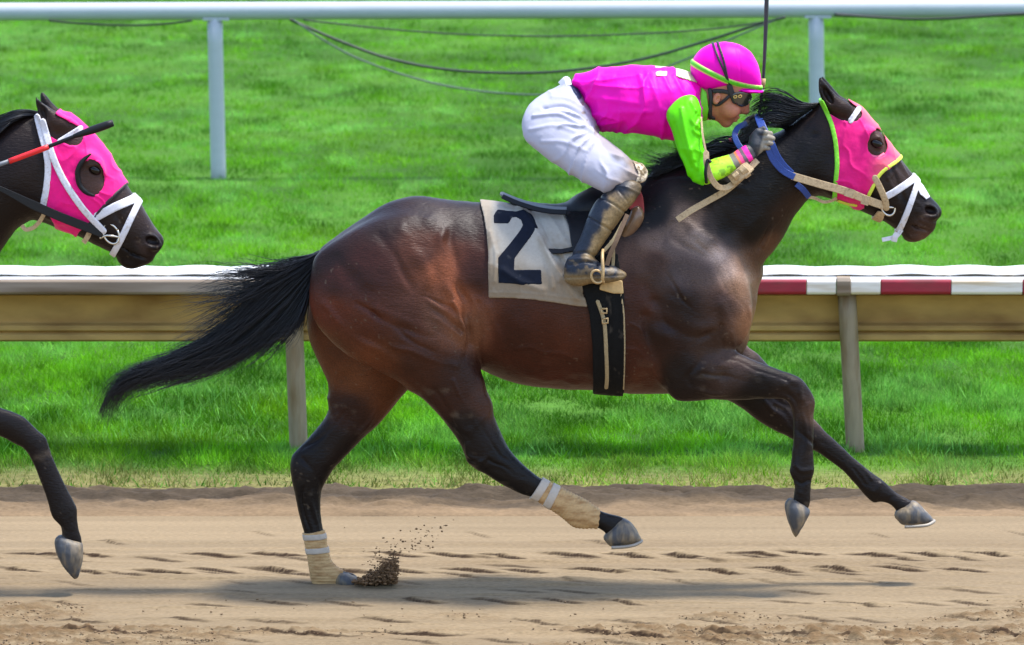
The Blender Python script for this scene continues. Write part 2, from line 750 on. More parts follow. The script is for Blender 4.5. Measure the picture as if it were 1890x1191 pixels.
def GOUGE_SHADE(X, Y):
    # paints the dark shade of each cut into the sand colour
    M = np.zeros(X.shape)
    xs = X[:, 0]
    ys = Y[0]
    for x0, y0, L, a, tilt in _rows:
        i0, i1 = np.searchsorted(xs, [x0 - 0.02, x0 + L + 0.02])
        j0, j1 = np.searchsorted(ys, [y0 - 0.25, y0 + 0.35])
        if i1 <= i0 or j1 <= j0:
            continue
        sx = (xs[i0:i1] - x0) / L
        yc = y0 + tilt * (0.5 - sx) + 0.02 * np.sin(sx * 6.3)
        env = np.clip(np.sin(np.clip(sx, 0, 1) ** 1.15 * math.pi), 0, 1) ** 0.8
        q = ys[None, j0:j1] - yc[:, None] + 0.006 * vnoise(xs[i0:i1] * 60, xs[i0:i1] * 0 + x0)[:, None]
        M[i0:i1, j0:j1] = np.maximum(M[i0:i1, j0:j1], min(a / 0.008, 1.25) * env[:, None] * np.exp(-((q + 0.006) / (0.0110 * env[:, None] + 0.0015)) ** 4))
    return M


def fade_out(X, Y):
    return sstep(4.6, 3.2, np.abs(X)) * sstep(19.2, 19.9, Y)


def gouges(X, Y):
    """harrow and hoof cuts: short ridges, steep on the near side, easing out behind"""
    Hh = np.zeros(X.shape)
    xs = X[:, 0]
    ys = Y[0]
    for x0, y0, L, a, tilt in _rows:
        i0, i1 = np.searchsorted(xs, [x0 - 0.04, x0 + L + 0.04])
        j0, j1 = np.searchsorted(ys, [y0 - 0.25, y0 + 0.35])
        if i1 <= i0 or j1 <= j0:
            continue
        sx = (xs[i0:i1] - x0) / L
        yc = y0 + tilt * (0.5 - sx) + 0.02 * np.sin(sx * 6.3)
        env = np.clip(np.sin(np.clip(sx, 0, 1) ** 1.15 * math.pi), 0, 1) ** 0.8
        q = ys[None, j0:j1] - yc[:, None]
        rise = sstep(-0.014, 0.014, q) * np.exp(-np.maximum(q, 0) / 0.08)
        dip = -0.5 * np.exp(-((q + 0.022) / 0.02) ** 2)
        Hh[i0:i1, j0:j1] = np.where(True, Hh[i0:i1, j0:j1] + a * env[:, None] * (rise + dip), 0)
    return Hh


Y_CH0, Y_CH1 = ground_Y(1150), ground_Y(1116)
Y_CH2, Y_CH3 = ground_Y(1200), ground_Y(1160)


def churn(X, Y):
    wob = 0.12 * fbm(X * 1.1, X * 0 + 3.3, octaves=3)
    b1 = sstep(Y_CH0 - 0.1, Y_CH0 + 0.12, Y + wob) * sstep(Y_CH1 + 0.12, Y_CH1 - 0.08, Y + wob)
    b2 = sstep(Y_CH2 - 0.1, Y_CH2 + 0.1, Y + wob) * sstep(Y_CH3 + 0.1, Y_CH3 - 0.08, Y + wob)
    patch = sstep(-0.55, 0.15, fbm(X * 0.9 + 5, Y * 2.0, octaves=3))
    return np.clip((b1 + b2) * patch, 0, 1)


def track_z(X, Y):
    f = fade_out(X, Y)
    z = 0.006 * fbm(X * 1.3, Y * 5, octaves=4) + 0.0022 * fbm(X * 14, Y * 40, octaves=3)
    rough = sstep(Y_TRACK - 0.25, ground_Y(1015), Y)
    z = z * (0.35 + 0.65 * rough)
    z = z + gouges(X, Y)
    c = churn(X, Y)
    cl = fbm(X * 19, Y * 26, octaves=5, gain=0.62)
    z = z + c * (0.034 * np.maximum(cl, -0.12) + 0.010 * fbm(X * 50, Y * 70, octaves=2))
    st = fbm(X * 1.6, Y * 16, octaves=4)
    z = z + 0.010 * rough * np.maximum(st - 0.12, 0) * 2
    return z * f


def track_col(X, Y, Z):
    sand = np.array(srgb(126, 109, 84))
    damp = np.array(srgb(110, 93, 70))
    brown = np.array(srgb(92, 70, 45))
    n = fbm(X * 0.7, Y * 6, octaves=5)[..., None]
    n2 = fbm(X * 0.35 + 3, Y * 13, octaves=4)[..., None]
    c = sand * (1 + 0.12 * n + 0.16 * n2)
    d = sstep(0.0, 0.5, fbm(X * 0.5 + 9, Y * 3.5, octaves=4))[..., None] * 0.45
    c = c * (1 - d) + damp * d
    w = (churn(X, Y) * sstep(-0.25, 0.30, fbm(X * 19, Y * 26, octaves=5, gain=0.62)))[..., None] * 0.8
    c = c * (1 - w) + brown * w
    g = np.clip(GOUGE_SHADE(X, Y), 0, 1)[..., None]
    return c * (1 - g) + np.array(srgb(50, 36, 24)) * g


M_DIRT = mat('sandy_dirt', attr=True, rough=0.95, noise=0.24, nscale=(22, 60, 40), bump=0.55, bscale=90, bdist=0.006, spec=0.15, bstretch=(0.5, 1.6, 1))
xs = tile_axis(-3.3, 3.3, 0.0125, [0.3, 1, 2, 5, 12, 30, 60])
ys_d = np.concatenate([np.array([-8, 0, 8, 14, 17, 18.5]), np.arange(19.4, 20.6, 0.02), np.arange(20.6, ground_Y(1008), 0.0065), np.arange(ground_Y(1008) + 0.0065, Y_TRACK - 0.008, 0.016), [Y_TRACK]])
grid_mesh(xs, ys_d, track_z, track_col, 'dirt_track', M_DIRT)


def bank_z(X, Y):
    t = np.clip((Y - Y_TRACK) / (Y_TURF - Y_TRACK), 0, 1)
    f = sstep(4.6, 3.2, np.abs(X))
    rise = 0.06 * np.sin(t * math.pi) ** 0.7
    z = rise * (0.75 + 0.5 * fbm(X * 1.5, Y * 4, octaves=3)) + t * (1 - t) * 0.22 * fbm(X * 4, Y * 11, octaves=5) * f
    return z + 0.014 * fbm(X * 16, Y * 34, octaves=4, gain=0.65) * f * np.minimum(t * 6, 1) + 0.0 * X


def bank_col(X, Y, Z):
    t = np.clip((Y - Y_TRACK) / (Y_TURF - Y_TRACK), 0, 1)[..., None]
    a = np.array(srgb(120, 100, 76))
    b = np.array(srgb(68, 58, 46))
    g = np.array(srgb(98, 84, 62))
    n = fbm(X * 2.0, Y * 12, octaves=5)[..., None]
    k = sstep(0.05, 0.35, t + 0.2 * n)
    c = a * (1 - k) + b * k
    k2 = sstep(0.75, 1.0, t + 0.2 * n)
    c = c * (1 - k2) + g * k2
    n3 = fbm(X * 5 + 2, Y * 22, octaves=4)[..., None]
    return c * (1 + 0.30 * n + 0.25 * n3)


ys_b = np.concatenate([[Y_TRACK], np.arange(Y_TRACK + 0.012, Y_TURF + 0.22, 0.012)])
xs_b = tile_axis(-3.3, 3.3, 0.014, [0.3, 1, 2, 5, 12, 30, 60])
grid_mesh(xs_b, ys_b, bank_z, bank_col, 'dirt_bank', M_DIRT)

M_TURF = mat('turf_soil', attr=True, rough=1.0, noise=0.35, nscale=(6, 14, 10), bump=0.6, bscale=40, bdist=0.02, spec=0.1)


def turf_col(X, Y, Z):
    a = np.array((0.030, 0.085, 0.008))
    b = np.array((0.060, 0.150, 0.016))
    n = sstep(-0.4, 0.4, fbm(X * 1.2, Y * 0.8, octaves=4))[..., None]
    dry = sstep(Y_TURF + 0.7, Y_TURF + 0.05, Y)[..., None] * 0.75
    return (a * (1 - n) + b * n) * (1 - dry) + np.array((0.20, 0.16, 0.07)) * dry


xs_t = tile_axis(-6, 6, 0.12, [1, 3, 8, 20, 60, 150])
ys_t = np.concatenate([np.arange(Y_TURF - 0.03, 27, 0.06), np.arange(27, 70, 0.4), [75, 90, 120, 180, 300]])
grid_mesh(xs_t, ys_t, lambda X, Y: 0.004 + 0.03 * sstep(Y_TURF - 0.03, Y_TURF + 0.3, Y) * (1 + 0.5 * fbm(X * 2, Y * 2, octaves=3)) + 0 * X,
          turf_col, 'turf', M_TURF)

# ------------------------------------------------------------------ grass blades
M_GRASS = bpy.data.materials.new('grass_blade')
M_GRASS.use_nodes = True
nt = M_GRASS.node_tree
b = nt.nodes['Principled BSDF']
at = nt.nodes.new('ShaderNodeVertexColor')
at.layer_name = 'Col'
b.inputs['Roughness'].default_value = 0.55
b.inputs['Specular IOR Level'].default_value = 0.12
nt.links.new(at.outputs[0], b.inputs['Base Color'])
tr = nt.nodes.new('ShaderNodeBsdfTranslucent')
nt.links.new(at.outputs[0], tr.inputs[0])
mxs = nt.nodes.new('ShaderNodeMixShader')
mxs.inputs[0].default_value = 0.35
nt.links.new(b.outputs[0], mxs.inputs[1])
nt.links.new(tr.outputs[0], mxs.inputs[2])
nt.links.new(mxs.outputs[0], nt.nodes['Material Output'].inputs[0])


def make_grass(n):
    R = np.random.default_rng(3)
    # even cover as the eye meets it: thinner with distance
    v = R.uniform(-60, 916, n)
    yy = np.array([ground_Y(k) for k in np.linspace(-60, 916, 400)])
    Y = np.interp(v, np.linspace(-60, 916, 400), yy)
    X = R.uniform(-1.30, 1.30, n) * 945 * Y / FPX
    edge = Y_TURF + 0.10 * fbm(X * 1.5, X * 0, octaves=4) + 0.02
    keep = Y > edge
    ragged = (Y - edge) < 0.8
    thin = fbm(X * 3, Y * 5, octaves=3) * 0.5 + 0.5
    keep &= ~(ragged & (R.random(n) > 0.25 + 0.9 * (Y - edge) / 0.8 * (0.5 + thin)))
    X, Y = X[keep], Y[keep]
    n = len(X)
    far = Y / Y_RAIL
    clump = fbm(X * 1.6, Y * 0.9, octaves=4)
    clump2 = fbm(X * 2.6 + 40, Y * 1.1, octaves=4)
    tall = fbm(X * 5 + 80, Y * 2.4, octaves=4, gain=0.65)
    hgt = (0.050 + 0.045 * tall + 0.020 * R.random(n)) * np.clip(0.75 + (Y - Y_TURF) * 0.5, 0.6, 1.15)
    wild = sstep(Y_RAIL + 4, Y_RAIL, Y)
    hgt *= (0.85 + 0.15 * wild)
    weed = (R.random(n) < 0.10 * wild * sstep(-0.1, 0.5, fbm(X * 1.3 + 60, Y * 1.5, octaves=3)) * sstep(Y_TURF + 0.5, Y_TURF + 1.0, Y))
    hgt = np.where(weed, hgt * 1.35, hgt)
    wid = (0.0042 + 0.0036 * R.random(n)) * (0.55 + 0.65 * far) * np.where(weed, 1.1, 1.0)
    az = R.uniform(0, 2 * math.pi, n)
    lean = np.abs(R.normal(0.75, 0.42, n))
    face = R.uniform(0, math.pi, n)
    fx, fy = np.cos(face) * wid / 2, np.sin(face) * wid / 2
    z0 = np.full(n, 0.012)
    lx, ly = np.cos(az) * np.sin(lean) * hgt * 1.35, np.sin(az) * np.sin(lean) * hgt * 0.9
    lz = np.cos(np.minimum(lean, 1.35)) * hgt
    V = np.empty((n, 4, 3))
    V[:, 0] = np.stack([X - fx, Y - fy, z0], 1)
    V[:, 1] = np.stack([X + fx, Y + fy, z0], 1)
    V[:, 2] = np.stack([X + fx * .7 + lx * .4, Y + fy * .7 + ly * .4, z0 + lz * .62], 1)
    V[:, 3] = np.stack([X + lx, Y + ly, z0 + lz], 1)
    i = np.arange(n)[:, None] * 4
    V = V[:, [0, 1, 3]]
    i = np.arange(n)[:, None] * 3
    F = i + np.array([[0, 1, 2]])
    deep = np.array((0.040, 0.150, 0.003))
    mid = np.array((0.125, 0.370, 0.006))
    pale = np.array((0.210, 0.500, 0.090))
    dry = np.array((0.300, 0.240, 0.085))
    k = sstep(-0.32, 0.30, clump + 0.6 * fbm(X * 5 + 3, Y * 2.2, octaves=3) + 0.2 * R.normal(size=n))[:, None]
    c = deep * (1 - k) + mid * k
    k = (sstep(0.05, 0.5, clump2 + 0.7 * fbm(X * 6 + 31, Y * 2.4, octaves=3) + 0.15 * R.normal(size=n)) * (0.55 + 0.3 * sstep(Y_RAIL + 1, Y_FAR, Y)))[:, None]
    c = c * (1 - k) + pale * k
    yl = (sstep(0.1, 0.5, fbm(X * 1.1 + 71, Y * 0.7, octaves=4)) * 0.35)[:, None]
    c = c * (1 - yl) + np.array((0.20, 0.40, 0.004)) * yl
    dk = (sstep(Y_TURF + 0.9, Y_TURF, Y + 0.35 * fbm(X * 2, Y * 3, octaves=3)) * 0.62 * (R.random(n) < 0.75) + 0.03 * (R.random(n) < 0.04))[:, None]
    c = c * (1 - dk) + dry * dk
    c = np.where(weed[:, None], pale * 0.9, c)
    c = c * (1 + 0.62 * fbm(X * 6 + 11, Y * 2.6, octaves=4, gain=0.6))[:, None] * R.uniform(0.7, 1.3, n)[:, None]
    col = np.repeat(c[:, None, :], 3, 1).reshape(-1, 3)
    o = new_mesh_object('grass', V.reshape(-1, 3), F, M_GRASS, None, False, col)
    tag(o, kind='stuff')


make_grass(900000)

# ================================================================== RAILS
M_WHITE = mat('white_plastic', srgb(226, 226, 224), rough=0.45, noise=0.05, nscale=(4, 10, 10), color2=srgb(188, 180, 166), cramp=(0.5, 0.75))
M_RAILDIRT = mat('dirt_splashed_plastic', srgb(172, 140, 78), rough=0.75, noise=0.15, nscale=(2.6, 8, 6), color2=srgb(124, 90, 40), cramp=(0.45, 0.75), bump=0.15, bscale=120)
M_RAILGREY = mat('dusty_grey_plastic', srgb(150, 134, 116), rough=0.7, noise=0.12, nscale=(1.5, 14, 18), color2=srgb(112, 92, 70), cramp=(0.4, 0.7))
M_RED = mat('red_band', srgb(146, 22, 44), rough=0.5, noise=0.2, nscale=(6, 20, 30), color2=srgb(128, 40, 44), cramp=(0.45, 0.7))
M_BANDW = mat('white_band', srgb(226, 218, 206), rough=0.55, noise=0.08, nscale=(3, 20, 40), color2=srgb(196, 174, 140), cramp=(0.48, 0.72))
M_POST = mat('galvanised_post', srgb(140, 124, 98), rough=0.65, noise=0.15, nscale=(20, 20, 4), color2=srgb(112, 84, 44), cramp=(0.45, 0.75))
M_FARW = mat('white_pipe', srgb(168, 173, 178), rough=0.5, noise=0.05, nscale=(2, 8, 8), bump=0.05)
M_CABLE = mat('cable_rubber', (0.012, 0.022, 0.016), rough=0.5)
M_CABLEG = mat('grey_wire', (0.06, 0.09, 0.08), rough=0.5)


def zv(v, Y):
    return P(945, v, Y)[1]


def xu(u, Y):
    return P(u, 500, Y)[0]


def extrude_x(name, prof, x0, x1, material, parent, sub=None):
    """closed (y, z) profile swept along x"""
    n = len(prof)
    xs_ = [x0, x1] if sub is None else list(np.linspace(x0, x1, sub))
    V = [(x, y, z) for x in xs_ for y, z in prof]
    F = []
    for s in range(len(xs_) - 1):
        for j in range(n):
            j2 = (j + 1) % n
            F.append([s * n + j, s * n + j2, (s + 1) * n + j2, (s + 1) * n + j])
    F.append(list(range(n))[::-1])
    F.append([(len(xs_) - 1) * n + j for j in range(n)])
    o = new_mesh_object(name, V, F, material, parent, smooth=False)
    bv = o.modifiers.new('bevel', 'BEVEL')
    bv.width = 0.004
    bv.segments = 2
    bv.limit_method = 'ANGLE'
    return o


near = thing('safety_rail', 'low white topped safety rail with brown panel and red bands beside the dirt track', 'rail', (0, Y_RAIL, 0))
YF, YB, YPN = Y_RAIL - 0.16, Y_RAIL + 0.20, Y_RAIL - 0.005
zt_f, zt_b = zv(514, YF), zv(498, YB)
zf_b = zv(544, YF)
zp_t, zp_b = zv(545, YPN), zv(631, YPN + 0.05)
joints = [-3.7, xu(541, YF), xu(1562, YF), 6.1]
jp = joints[2] - joints[1]
joints = [joints[1] + k_ * jp for k_ in range(-3, 5)]
for a, c in zip(joints[:-1], joints[1:]):
    g = 0.0012
    th = 0.014
    extrude_x('deck_panel', [(YF, zt_f), (YF + 0.02, zt_f + 0.006), (YB, zt_b), (YB + 0.03, zt_b - 0.02), (YB + 0.03, zt_b - 0.05), (YB, zt_b - 0.04), (YF + 0.03, zt_f - 0.02), (YF, zt_f - 0.012)],
              a + g, c - g, M_WHITE, near)
    # sloping splash panel with two pressed ribs along its foot
    pr, t = [], 0.010
    n = [(0.0, 545), (0.012, 596), (-0.012, 601), (-0.012, 610), (0.016, 613), (-0.004, 618), (-0.004, 628), (0.03, 632)]
    outer = [(YPN + d, zv(v, YPN)) for d, v in n]
    inner = [(y + 0.02, z + 0.004) for y, z in outer[::-1]]
    extrude_x('splash_panel', outer + inner, a + g, c - g, M_RAILDIRT, near)
    # underside shelf joining deck and panel
    extrude_x('soffit', [(YF + 0.025, zf_b + 0.012), (YPN + 0.02, zp_t + 0.010), (YPN + 0.02, zp_t + 0.002), (YF + 0.025, zf_b + 0.004)], a + g, c - g, M_RAILGREY, near)
# front face bands
bands = [(-2520, -1500, M_RAILGREY), (-1500, -520, M_RAILGREY), (-520, 548, M_RAILGREY), (548, 820, M_RAILGREY), (820, 1100, M_BANDW), (1100, 1230, M_RED), (1230, 1360, M_BANDW), (1360, 1489, M_RED), (1489, 1544, M_BANDW),
         (1570, 1626, M_BANDW), (1626, 1756, M_RED), (1756, 1888, M_BANDW), (1888, 2018, M_RED), (2018, 2150, M_BANDW), (2150, 2280, M_RED), (2280, 2410, M_BANDW)] + [(2410 + 130 * k_, 2540 + 130 * k_, (M_RED, M_BANDW)[k_ % 2]) for k_ in range(14)]
for a, c, m_ in bands:
    o = extrude_x('face_board', [(YF - 0.004, zt_f - 0.003), (YF + 0.022, zt_f - 0.022), (YF + 0.022, zf_b + 0.002), (YF - 0.002, zf_b), (YF - 0.012, zf_b + 0.012), (YF - 0.012, zt_f - 0.014)],
                  xu(a, YF), xu(c, YF) - 0.002, m_, near)
    if m_ is M_RED:
        o['label'] = 'dark red painted band'
for u in (1557,):
    extrude_x('joint_sleeve', [(YF - 0.008, zt_f + 0.004), (YF + 0.02, zt_f + 0.010), (YF + 0.02, zf_b - 0.004), (YF - 0.006, zf_b - 0.004), (YF - 0.016, zf_b + 0.01), (YF - 0.016, zt_f - 0.012)],
              xu(u - 13, YF), xu(u + 13, YF), M_RAILGREY, near)
# loose white cap strips lying along the deck, each rising at its middle and lapping the next
caps = random.Random(5)
x = joints[0]
while x < joints[-1]:
    L = 0.36 + caps.uniform(-0.02, 0.03)
    V, F = [], []
    N_ = 13
    amp = caps.uniform(0.005, 0.010)
    for i in range(N_):
        t = i / (N_ - 1)
        up = amp * math.sin(t * math.pi) ** 2 + 0.004
        for (yy_, zz_) in ((YF + 0.015, zt_f + 0.010), (0.5 * (YF + YB), 0.5 * (zt_f + zt_b) + 0.016), (YB + 0.01, zt_b + 0.008)):
            V.append((x + t * L, yy_, zz_ + up))
        for (yy_, zz_) in ((YB + 0.01, zt_b + 0.002), (0.5 * (YF + YB), 0.5 * (zt_f + zt_b) + 0.010), (YF + 0.015, zt_f + 0.004)):
            V.append((x + t * L, yy_, zz_ + up))
    for i in range(N_ - 1):
        for j in range(6):
            j2 = (j + 1) % 6
            F.append([i * 6 + j, (i + 1) * 6 + j, (i + 1) * 6 + j2, i * 6 + j2])
    F.append([0, 1, 2, 3, 4, 5])
    F.append([(N_ - 1) * 6 + k for k in (5, 4, 3, 2, 1, 0)])
    new_mesh_object('cap_strip', V, F, M_WHITE, near)
    x += L * 0.80
    del V, F
YPO = Y_RAIL - 0.075
for ut, ub in ((-2520, -2510), (-1505, -1495), (-490, -480), (540, 551), (1563, 1584), (2590, 2600), (3610, 3622), (4630, 4642)):
    z1 = zf_b + 0.004
    lathe_post('post', xu(ut, YPO), YPO, -0.05, z1, 0.041, M_POST, near, lean=(xu(ub, YPO) - xu(ut, YPO), 0.02))

far = thing('running_rail', 'round white pipe rail on white posts with cables slung under it across the turf', 'rail', (0, Y_FAR, 0))
zL, zR = P(0, 22, Y_FAR), P(1890, 15, Y_FAR)
slope = (zR[1] - zL[1]) / (zR[0] - zL[0])
zc = 0.5 * (zL[1] + zR[1])
tube('pipe', [(x, Y_FAR, zc + slope * x) for x in (-24, -16, -8, -4, 0, 4, 8, 16, 24)], 16.5 / FPX * Y_FAR, M_FARW, far, 24)
for u in (-2910, -1806, -702, 402, 1506, 2610, 3714, 4818):
    xx = xu(u, Y_FAR)
    ztop = zc + slope * xx - 0.5 * 33 / FPX * Y_FAR + 0.01
    lean = {402: 0.02, 1506: 0.02}.get(u, 0.0)
    lathe_post('post', xx - lean * 0.5, Y_FAR, -0.06, ztop, 14.0 / FPX * Y_FAR, M_FARW, far, lean=(lean, 0))
    extrude_x('bracket', [(Y_FAR - 0.05, ztop - 0.012), (Y_FAR - 0.05, ztop + 0.006), (Y_FAR + 0.05, ztop + 0.006), (Y_FAR + 0.05, ztop - 0.012)], xx - 0.09, xx + 0.09, M_FARW, far)

third = thing('back_rail', 'farthest white rail, only its post feet showing at the top edge beyond the pipe rail', 'rail', (0, Y_THIRD, 0))
tube('pipe', [(x, Y_THIRD, 1.15) for x in (-30, -10, 10, 30)], 0.06, M_FARW, third, 16)
for u in range(-1653, 3700, 535):
    lathe_post('post', xu(u, Y_THIRD), Y_THIRD, -0.05, 1.12, 0.042, M_FARW, third)


def cable(pts, r_px, label, m_, dy, name='cable'):
    path = spline([(P(u, v, Y_FAR - dy)[0], Y_FAR - dy, P(u, v, Y_FAR - dy)[1]) for u, v in pts], False, 8)
    o = tube(name, path, r_px / FPX * Y_FAR, m_, None, 8)
    tag(o, label, 'cable', 'cables slung under the pipe rail')
    return o


cable([(535, 36), (548, 42), (620, 73), (700, 103), (780, 122), (860, 132), (940, 135), (1020, 133), (1110, 123), (1200, 106), (1300, 77), (1400, 45), (1450, 32)], 2.6,
      'thick black cable sagging lowest in a wide loop above the rider', M_CABLE, 0.09)
cable([(540, 36), (600, 76), (660, 108), (740, 137), (820, 158), (900, 170), (980, 175), (1060, 172), (1160, 150), (1260, 112), (1340, 76), (1410, 46), (1440, 34)], 1.6,
      'thin grey wire hanging slack behind the back of the rider', M_CABLEG, 0.13, 'wire')
cable([(560, 37), (640, 46), (740, 56), (860, 64), (1000, 67), (1120, 65), (1230, 60), (1330, 52), (1400, 42), (1440, 34)], 1.5,
      'thin dark wire in the shallowest sag just below the pipe rail', M_CABLE, 0.17, 'wire')
cable([(90, 38), (130, 42), (190, 46), (250, 47), (310, 44), (355, 38)], 1.9,
      'short black cable drooping under the pipe rail near the trailing horse', M_CABLE, 0.06)
cable([(1540, 27), (1600, 31), (1680, 35), (1750, 34), (1830, 29), (1920, 24)], 2.8,
      'black cable bundle drooping under the pipe rail right of the post', M_CABLE, 0.06)

# ================================================================== HORSES
M_COAT = mat('bay_coat', attr=True, rough=0.45, noise=0.45, nscale=(70, 110, 190), bump=0.7, bscale=150, bdist=0.003, spec=0.19, bstretch=(0.35, 1, 1), detail=6)
M_HAIR = mat('black_horse_hair', (0.0065, 0.0062, 0.0085), rough=0.36, spec=0.45)
M_HOOF = mat('hoof_horn', srgb(64, 65, 68), rough=0.6, noise=0.25, nscale=(30, 30, 8), color2=srgb(128, 112, 88), cramp=(0.42, 0.66), bump=0.3, bscale=70, bdist=0.002)
M_SHOE = mat('worn_shoe_metal', srgb(150, 142, 130), rough=0.6, metal=0.3)
M_EYE = mat('horse_eye', (0.004, 0.0025, 0.002), rough=0.12, spec=0.35)
M_WRAP = mat('tan_bandage', srgb(184, 150, 104), rough=0.9, noise=0.12, nscale=(20, 20, 60), bump=0.6, bscale=150, bdist=0.003, color2=srgb(150, 112, 70), cramp=(0.45, 0.7))
M_TAPE = mat('white_tape', srgb(176, 164, 150), rough=0.8, noise=0.08, nscale=(30, 30, 30), bump=0.3, bscale=100)
M_STRAPW = mat('white_bridle_strap', srgb(206, 204, 210), rough=0.5, noise=0.08, nscale=(70, 70, 70), color2=srgb(170, 150, 124), cramp=(0.55, 0.8))
M_STRAPT = mat('tan_bridle_leather', srgb(180, 154, 116), rough=0.6, noise=0.2, nscale=(90, 90, 90), color2=srgb(138, 110, 78), cramp=(0.5, 0.8), bump=0.3, bscale=200)
M_STEEL = mat('bit_steel', srgb(205, 200, 190), rough=0.25, metal=0.9)
M_BLACKL = mat('black_leather', (0.008, 0.008, 0.009), rough=0.5, spec=0.25, bump=0.15, bscale=150)
M_BLUE = mat('blue_rubber_grip', srgb(22, 58, 130), rough=0.5, noise=0.15, nscale=(60, 60, 60), bump=0.3, bscale=200)
M_HOODP = mat('pink_hood_cloth', attr=True, rough=0.62, spec=0.2, noise=0.08, nscale=(25, 25, 25), bump=0.35, bscale=45, bdist=0.004, sheen=0.2)
M_TRIM = mat('lime_trim', srgb(120, 205, 40), rough=0.6, noise=0.1, nscale=(50, 50, 50))
M_TRIMY = mat('yellow_lime_trim', srgb(205, 215, 70), rough=0.6, noise=0.1, nscale=(50, 50, 50))
M_TRIMB = mat('black_trim', (0.02, 0.008, 0.014), rough=0.6)
M_SKINH = mat('dark_nostril_skin', (0.016, 0.010, 0.010), rough=0.5)


def shift(pts, du, dv=0):
    return [(p[0] + du, p[1] + dv) + tuple(p[2:]) for p in pts]


NEAR, FARS = -0.135, 0.135
TRUNK = [(590, 461), (607, 446), (641, 422), (674, 400), (701, 382), (728, 370), (758, 363), (782, 363), (809, 367), (842, 371), (883, 374), (930, 380), (985, 388), (1050, 388),
         (1110, 374), (1165, 350), (1230, 325), (1290, 330), (1350, 400), (1394, 490), (1398, 528), (1396, 561), (1390, 588), (1384, 610), (1381, 630), (1369, 655), (1330, 690), (1280, 722), (1217, 726),
         (1154, 725), (1095, 719), (1049, 718), (1007, 715), (974, 711), (940, 703), (911, 692), (881, 678), (840, 668), (760, 668), (680, 650), (615, 612), (578, 560), (572, 520), (579, 490)]
TX = [(560, 0.80), (640, 0.90), (740, 0.98), (860, 0.94), (1000, 1.0), (1130, 0.96), (1250, 0.84), (1400, 0.66)]
NECK = [(1517, 189), (1489, 208), (1462, 228), (1439, 243), (1400, 258), (1350, 274), (1300, 291), (1240, 311), (1190, 338), (1185, 420), (1260, 500), (1340, 530), (1397, 508),
        (1405, 486), (1425, 466), (1445, 439), (1462, 405), (1479, 382), (1496, 365), (1540, 350), (1575, 300), (1570, 230), (1545, 196)]
HEAD = [(1517, 190), (1540, 184), (1558, 183), (1573, 189), (1589, 199), (1605, 218), (1622, 238), (1639, 262), (1658, 285), (1668, 300), (1680, 316), (1692, 330), (1705, 347), (1719, 365), (1730, 376),
        (1738, 388), (1737, 399), (1728, 408), (1726, 421), (1716, 433), (1705, 442), (1694, 443), (1681, 447), (1669, 443), (1662, 431), (1650, 421), (1636, 411), (1619, 403), (1603, 396), (1586, 388),
        (1569, 378), (1547, 371), (1522, 360), (1510, 320), (1505, 250)]
EARN = [(1512, 141), (1521, 149), (1532, 163), (1545, 177), (1562, 188), (1574, 200), (1568, 218), (1548, 218), (1530, 206), (1519, 190), (1511, 166)]
THIGH_N = [(585, 470), (640, 432), (700, 405), (765, 398), (815, 418), (838, 480), (850, 541), (862, 575), (865, 597), (869, 634), (877, 663), (886, 697), (893, 722), (905, 752), (860, 790), (815, 765),
           (780, 730), (749, 711), (728, 699), (708, 689), (674, 672), (641, 654), (614, 632), (590, 606), (577, 582), (571, 550), (575, 505)]
LEG_N = [(886, 697), (894, 722), (907, 757), (920, 789), (936, 823), (954, 846), (975, 866), (1002, 886), (1022, 896), (1048, 909), (1080, 925), (1104, 941), (1122, 948), (1150, 955), (1165, 975), (1150, 996), (1126, 1000), (1116, 983),
         (1099, 973), (1078, 973), (1059, 970), (1037, 952), (1012, 935), (987, 920), (961, 912), (924, 893), (898, 876), (874, 863), (861, 848), (852, 824), (831, 790), (810, 756), (780, 728), (752, 711), (790, 670), (850, 665)]
THIGH_F = [(600, 480), (680, 430), (760, 430), (830, 560), (815, 660), (765, 702), (752, 712), (733, 734), (715, 757), (690, 785), (660, 790), (625, 765), (609, 735), (611, 727), (604, 703), (590, 672), (574, 636), (567, 600), (568, 545)]
LEG_F = [(611, 727), (608, 754), (598, 774), (577, 801), (555, 824), (540, 840), (536, 861), (539, 888), (545, 915), (550, 942), (557, 969), (562, 987), (565, 1005), (569, 1024), (573, 1050), (578, 1074), (592, 1080), (612, 1078), (640, 1078),
         (662, 1074), (655, 1060), (630, 1054), (616, 1044), (607, 1030), (602, 1005), (598, 985), (594, 962), (591, 930), (595, 902), (604, 885), (617, 864), (641, 838), (668, 811), (691, 784), (715, 757), (733, 734), (752, 711), (720, 680), (640, 690)]
ARM_N = [(1228, 715), (1226, 670), (1250, 630), (1300, 622), (1330, 643), (1345, 646), (1369, 655), (1402, 669), (1436, 682), (1463, 691), (1480, 700), (1493, 716), (1501, 729), (1505, 745), (1502, 765), (1502, 792), (1501, 830), (1502, 856),
         (1503, 870), (1498, 888), (1496, 908), (1496, 925), (1492, 940), (1478, 940), (1464, 930), (1465, 916), (1467, 900), (1463, 885), (1457, 872), (1460, 857), (1463, 830), (1465, 807), (1464, 776), (1461, 755), (1453, 741), (1438, 736),
         (1411, 736), (1376, 738), (1345, 739), (1314, 737), (1288, 740), (1262, 741), (1244, 736)]
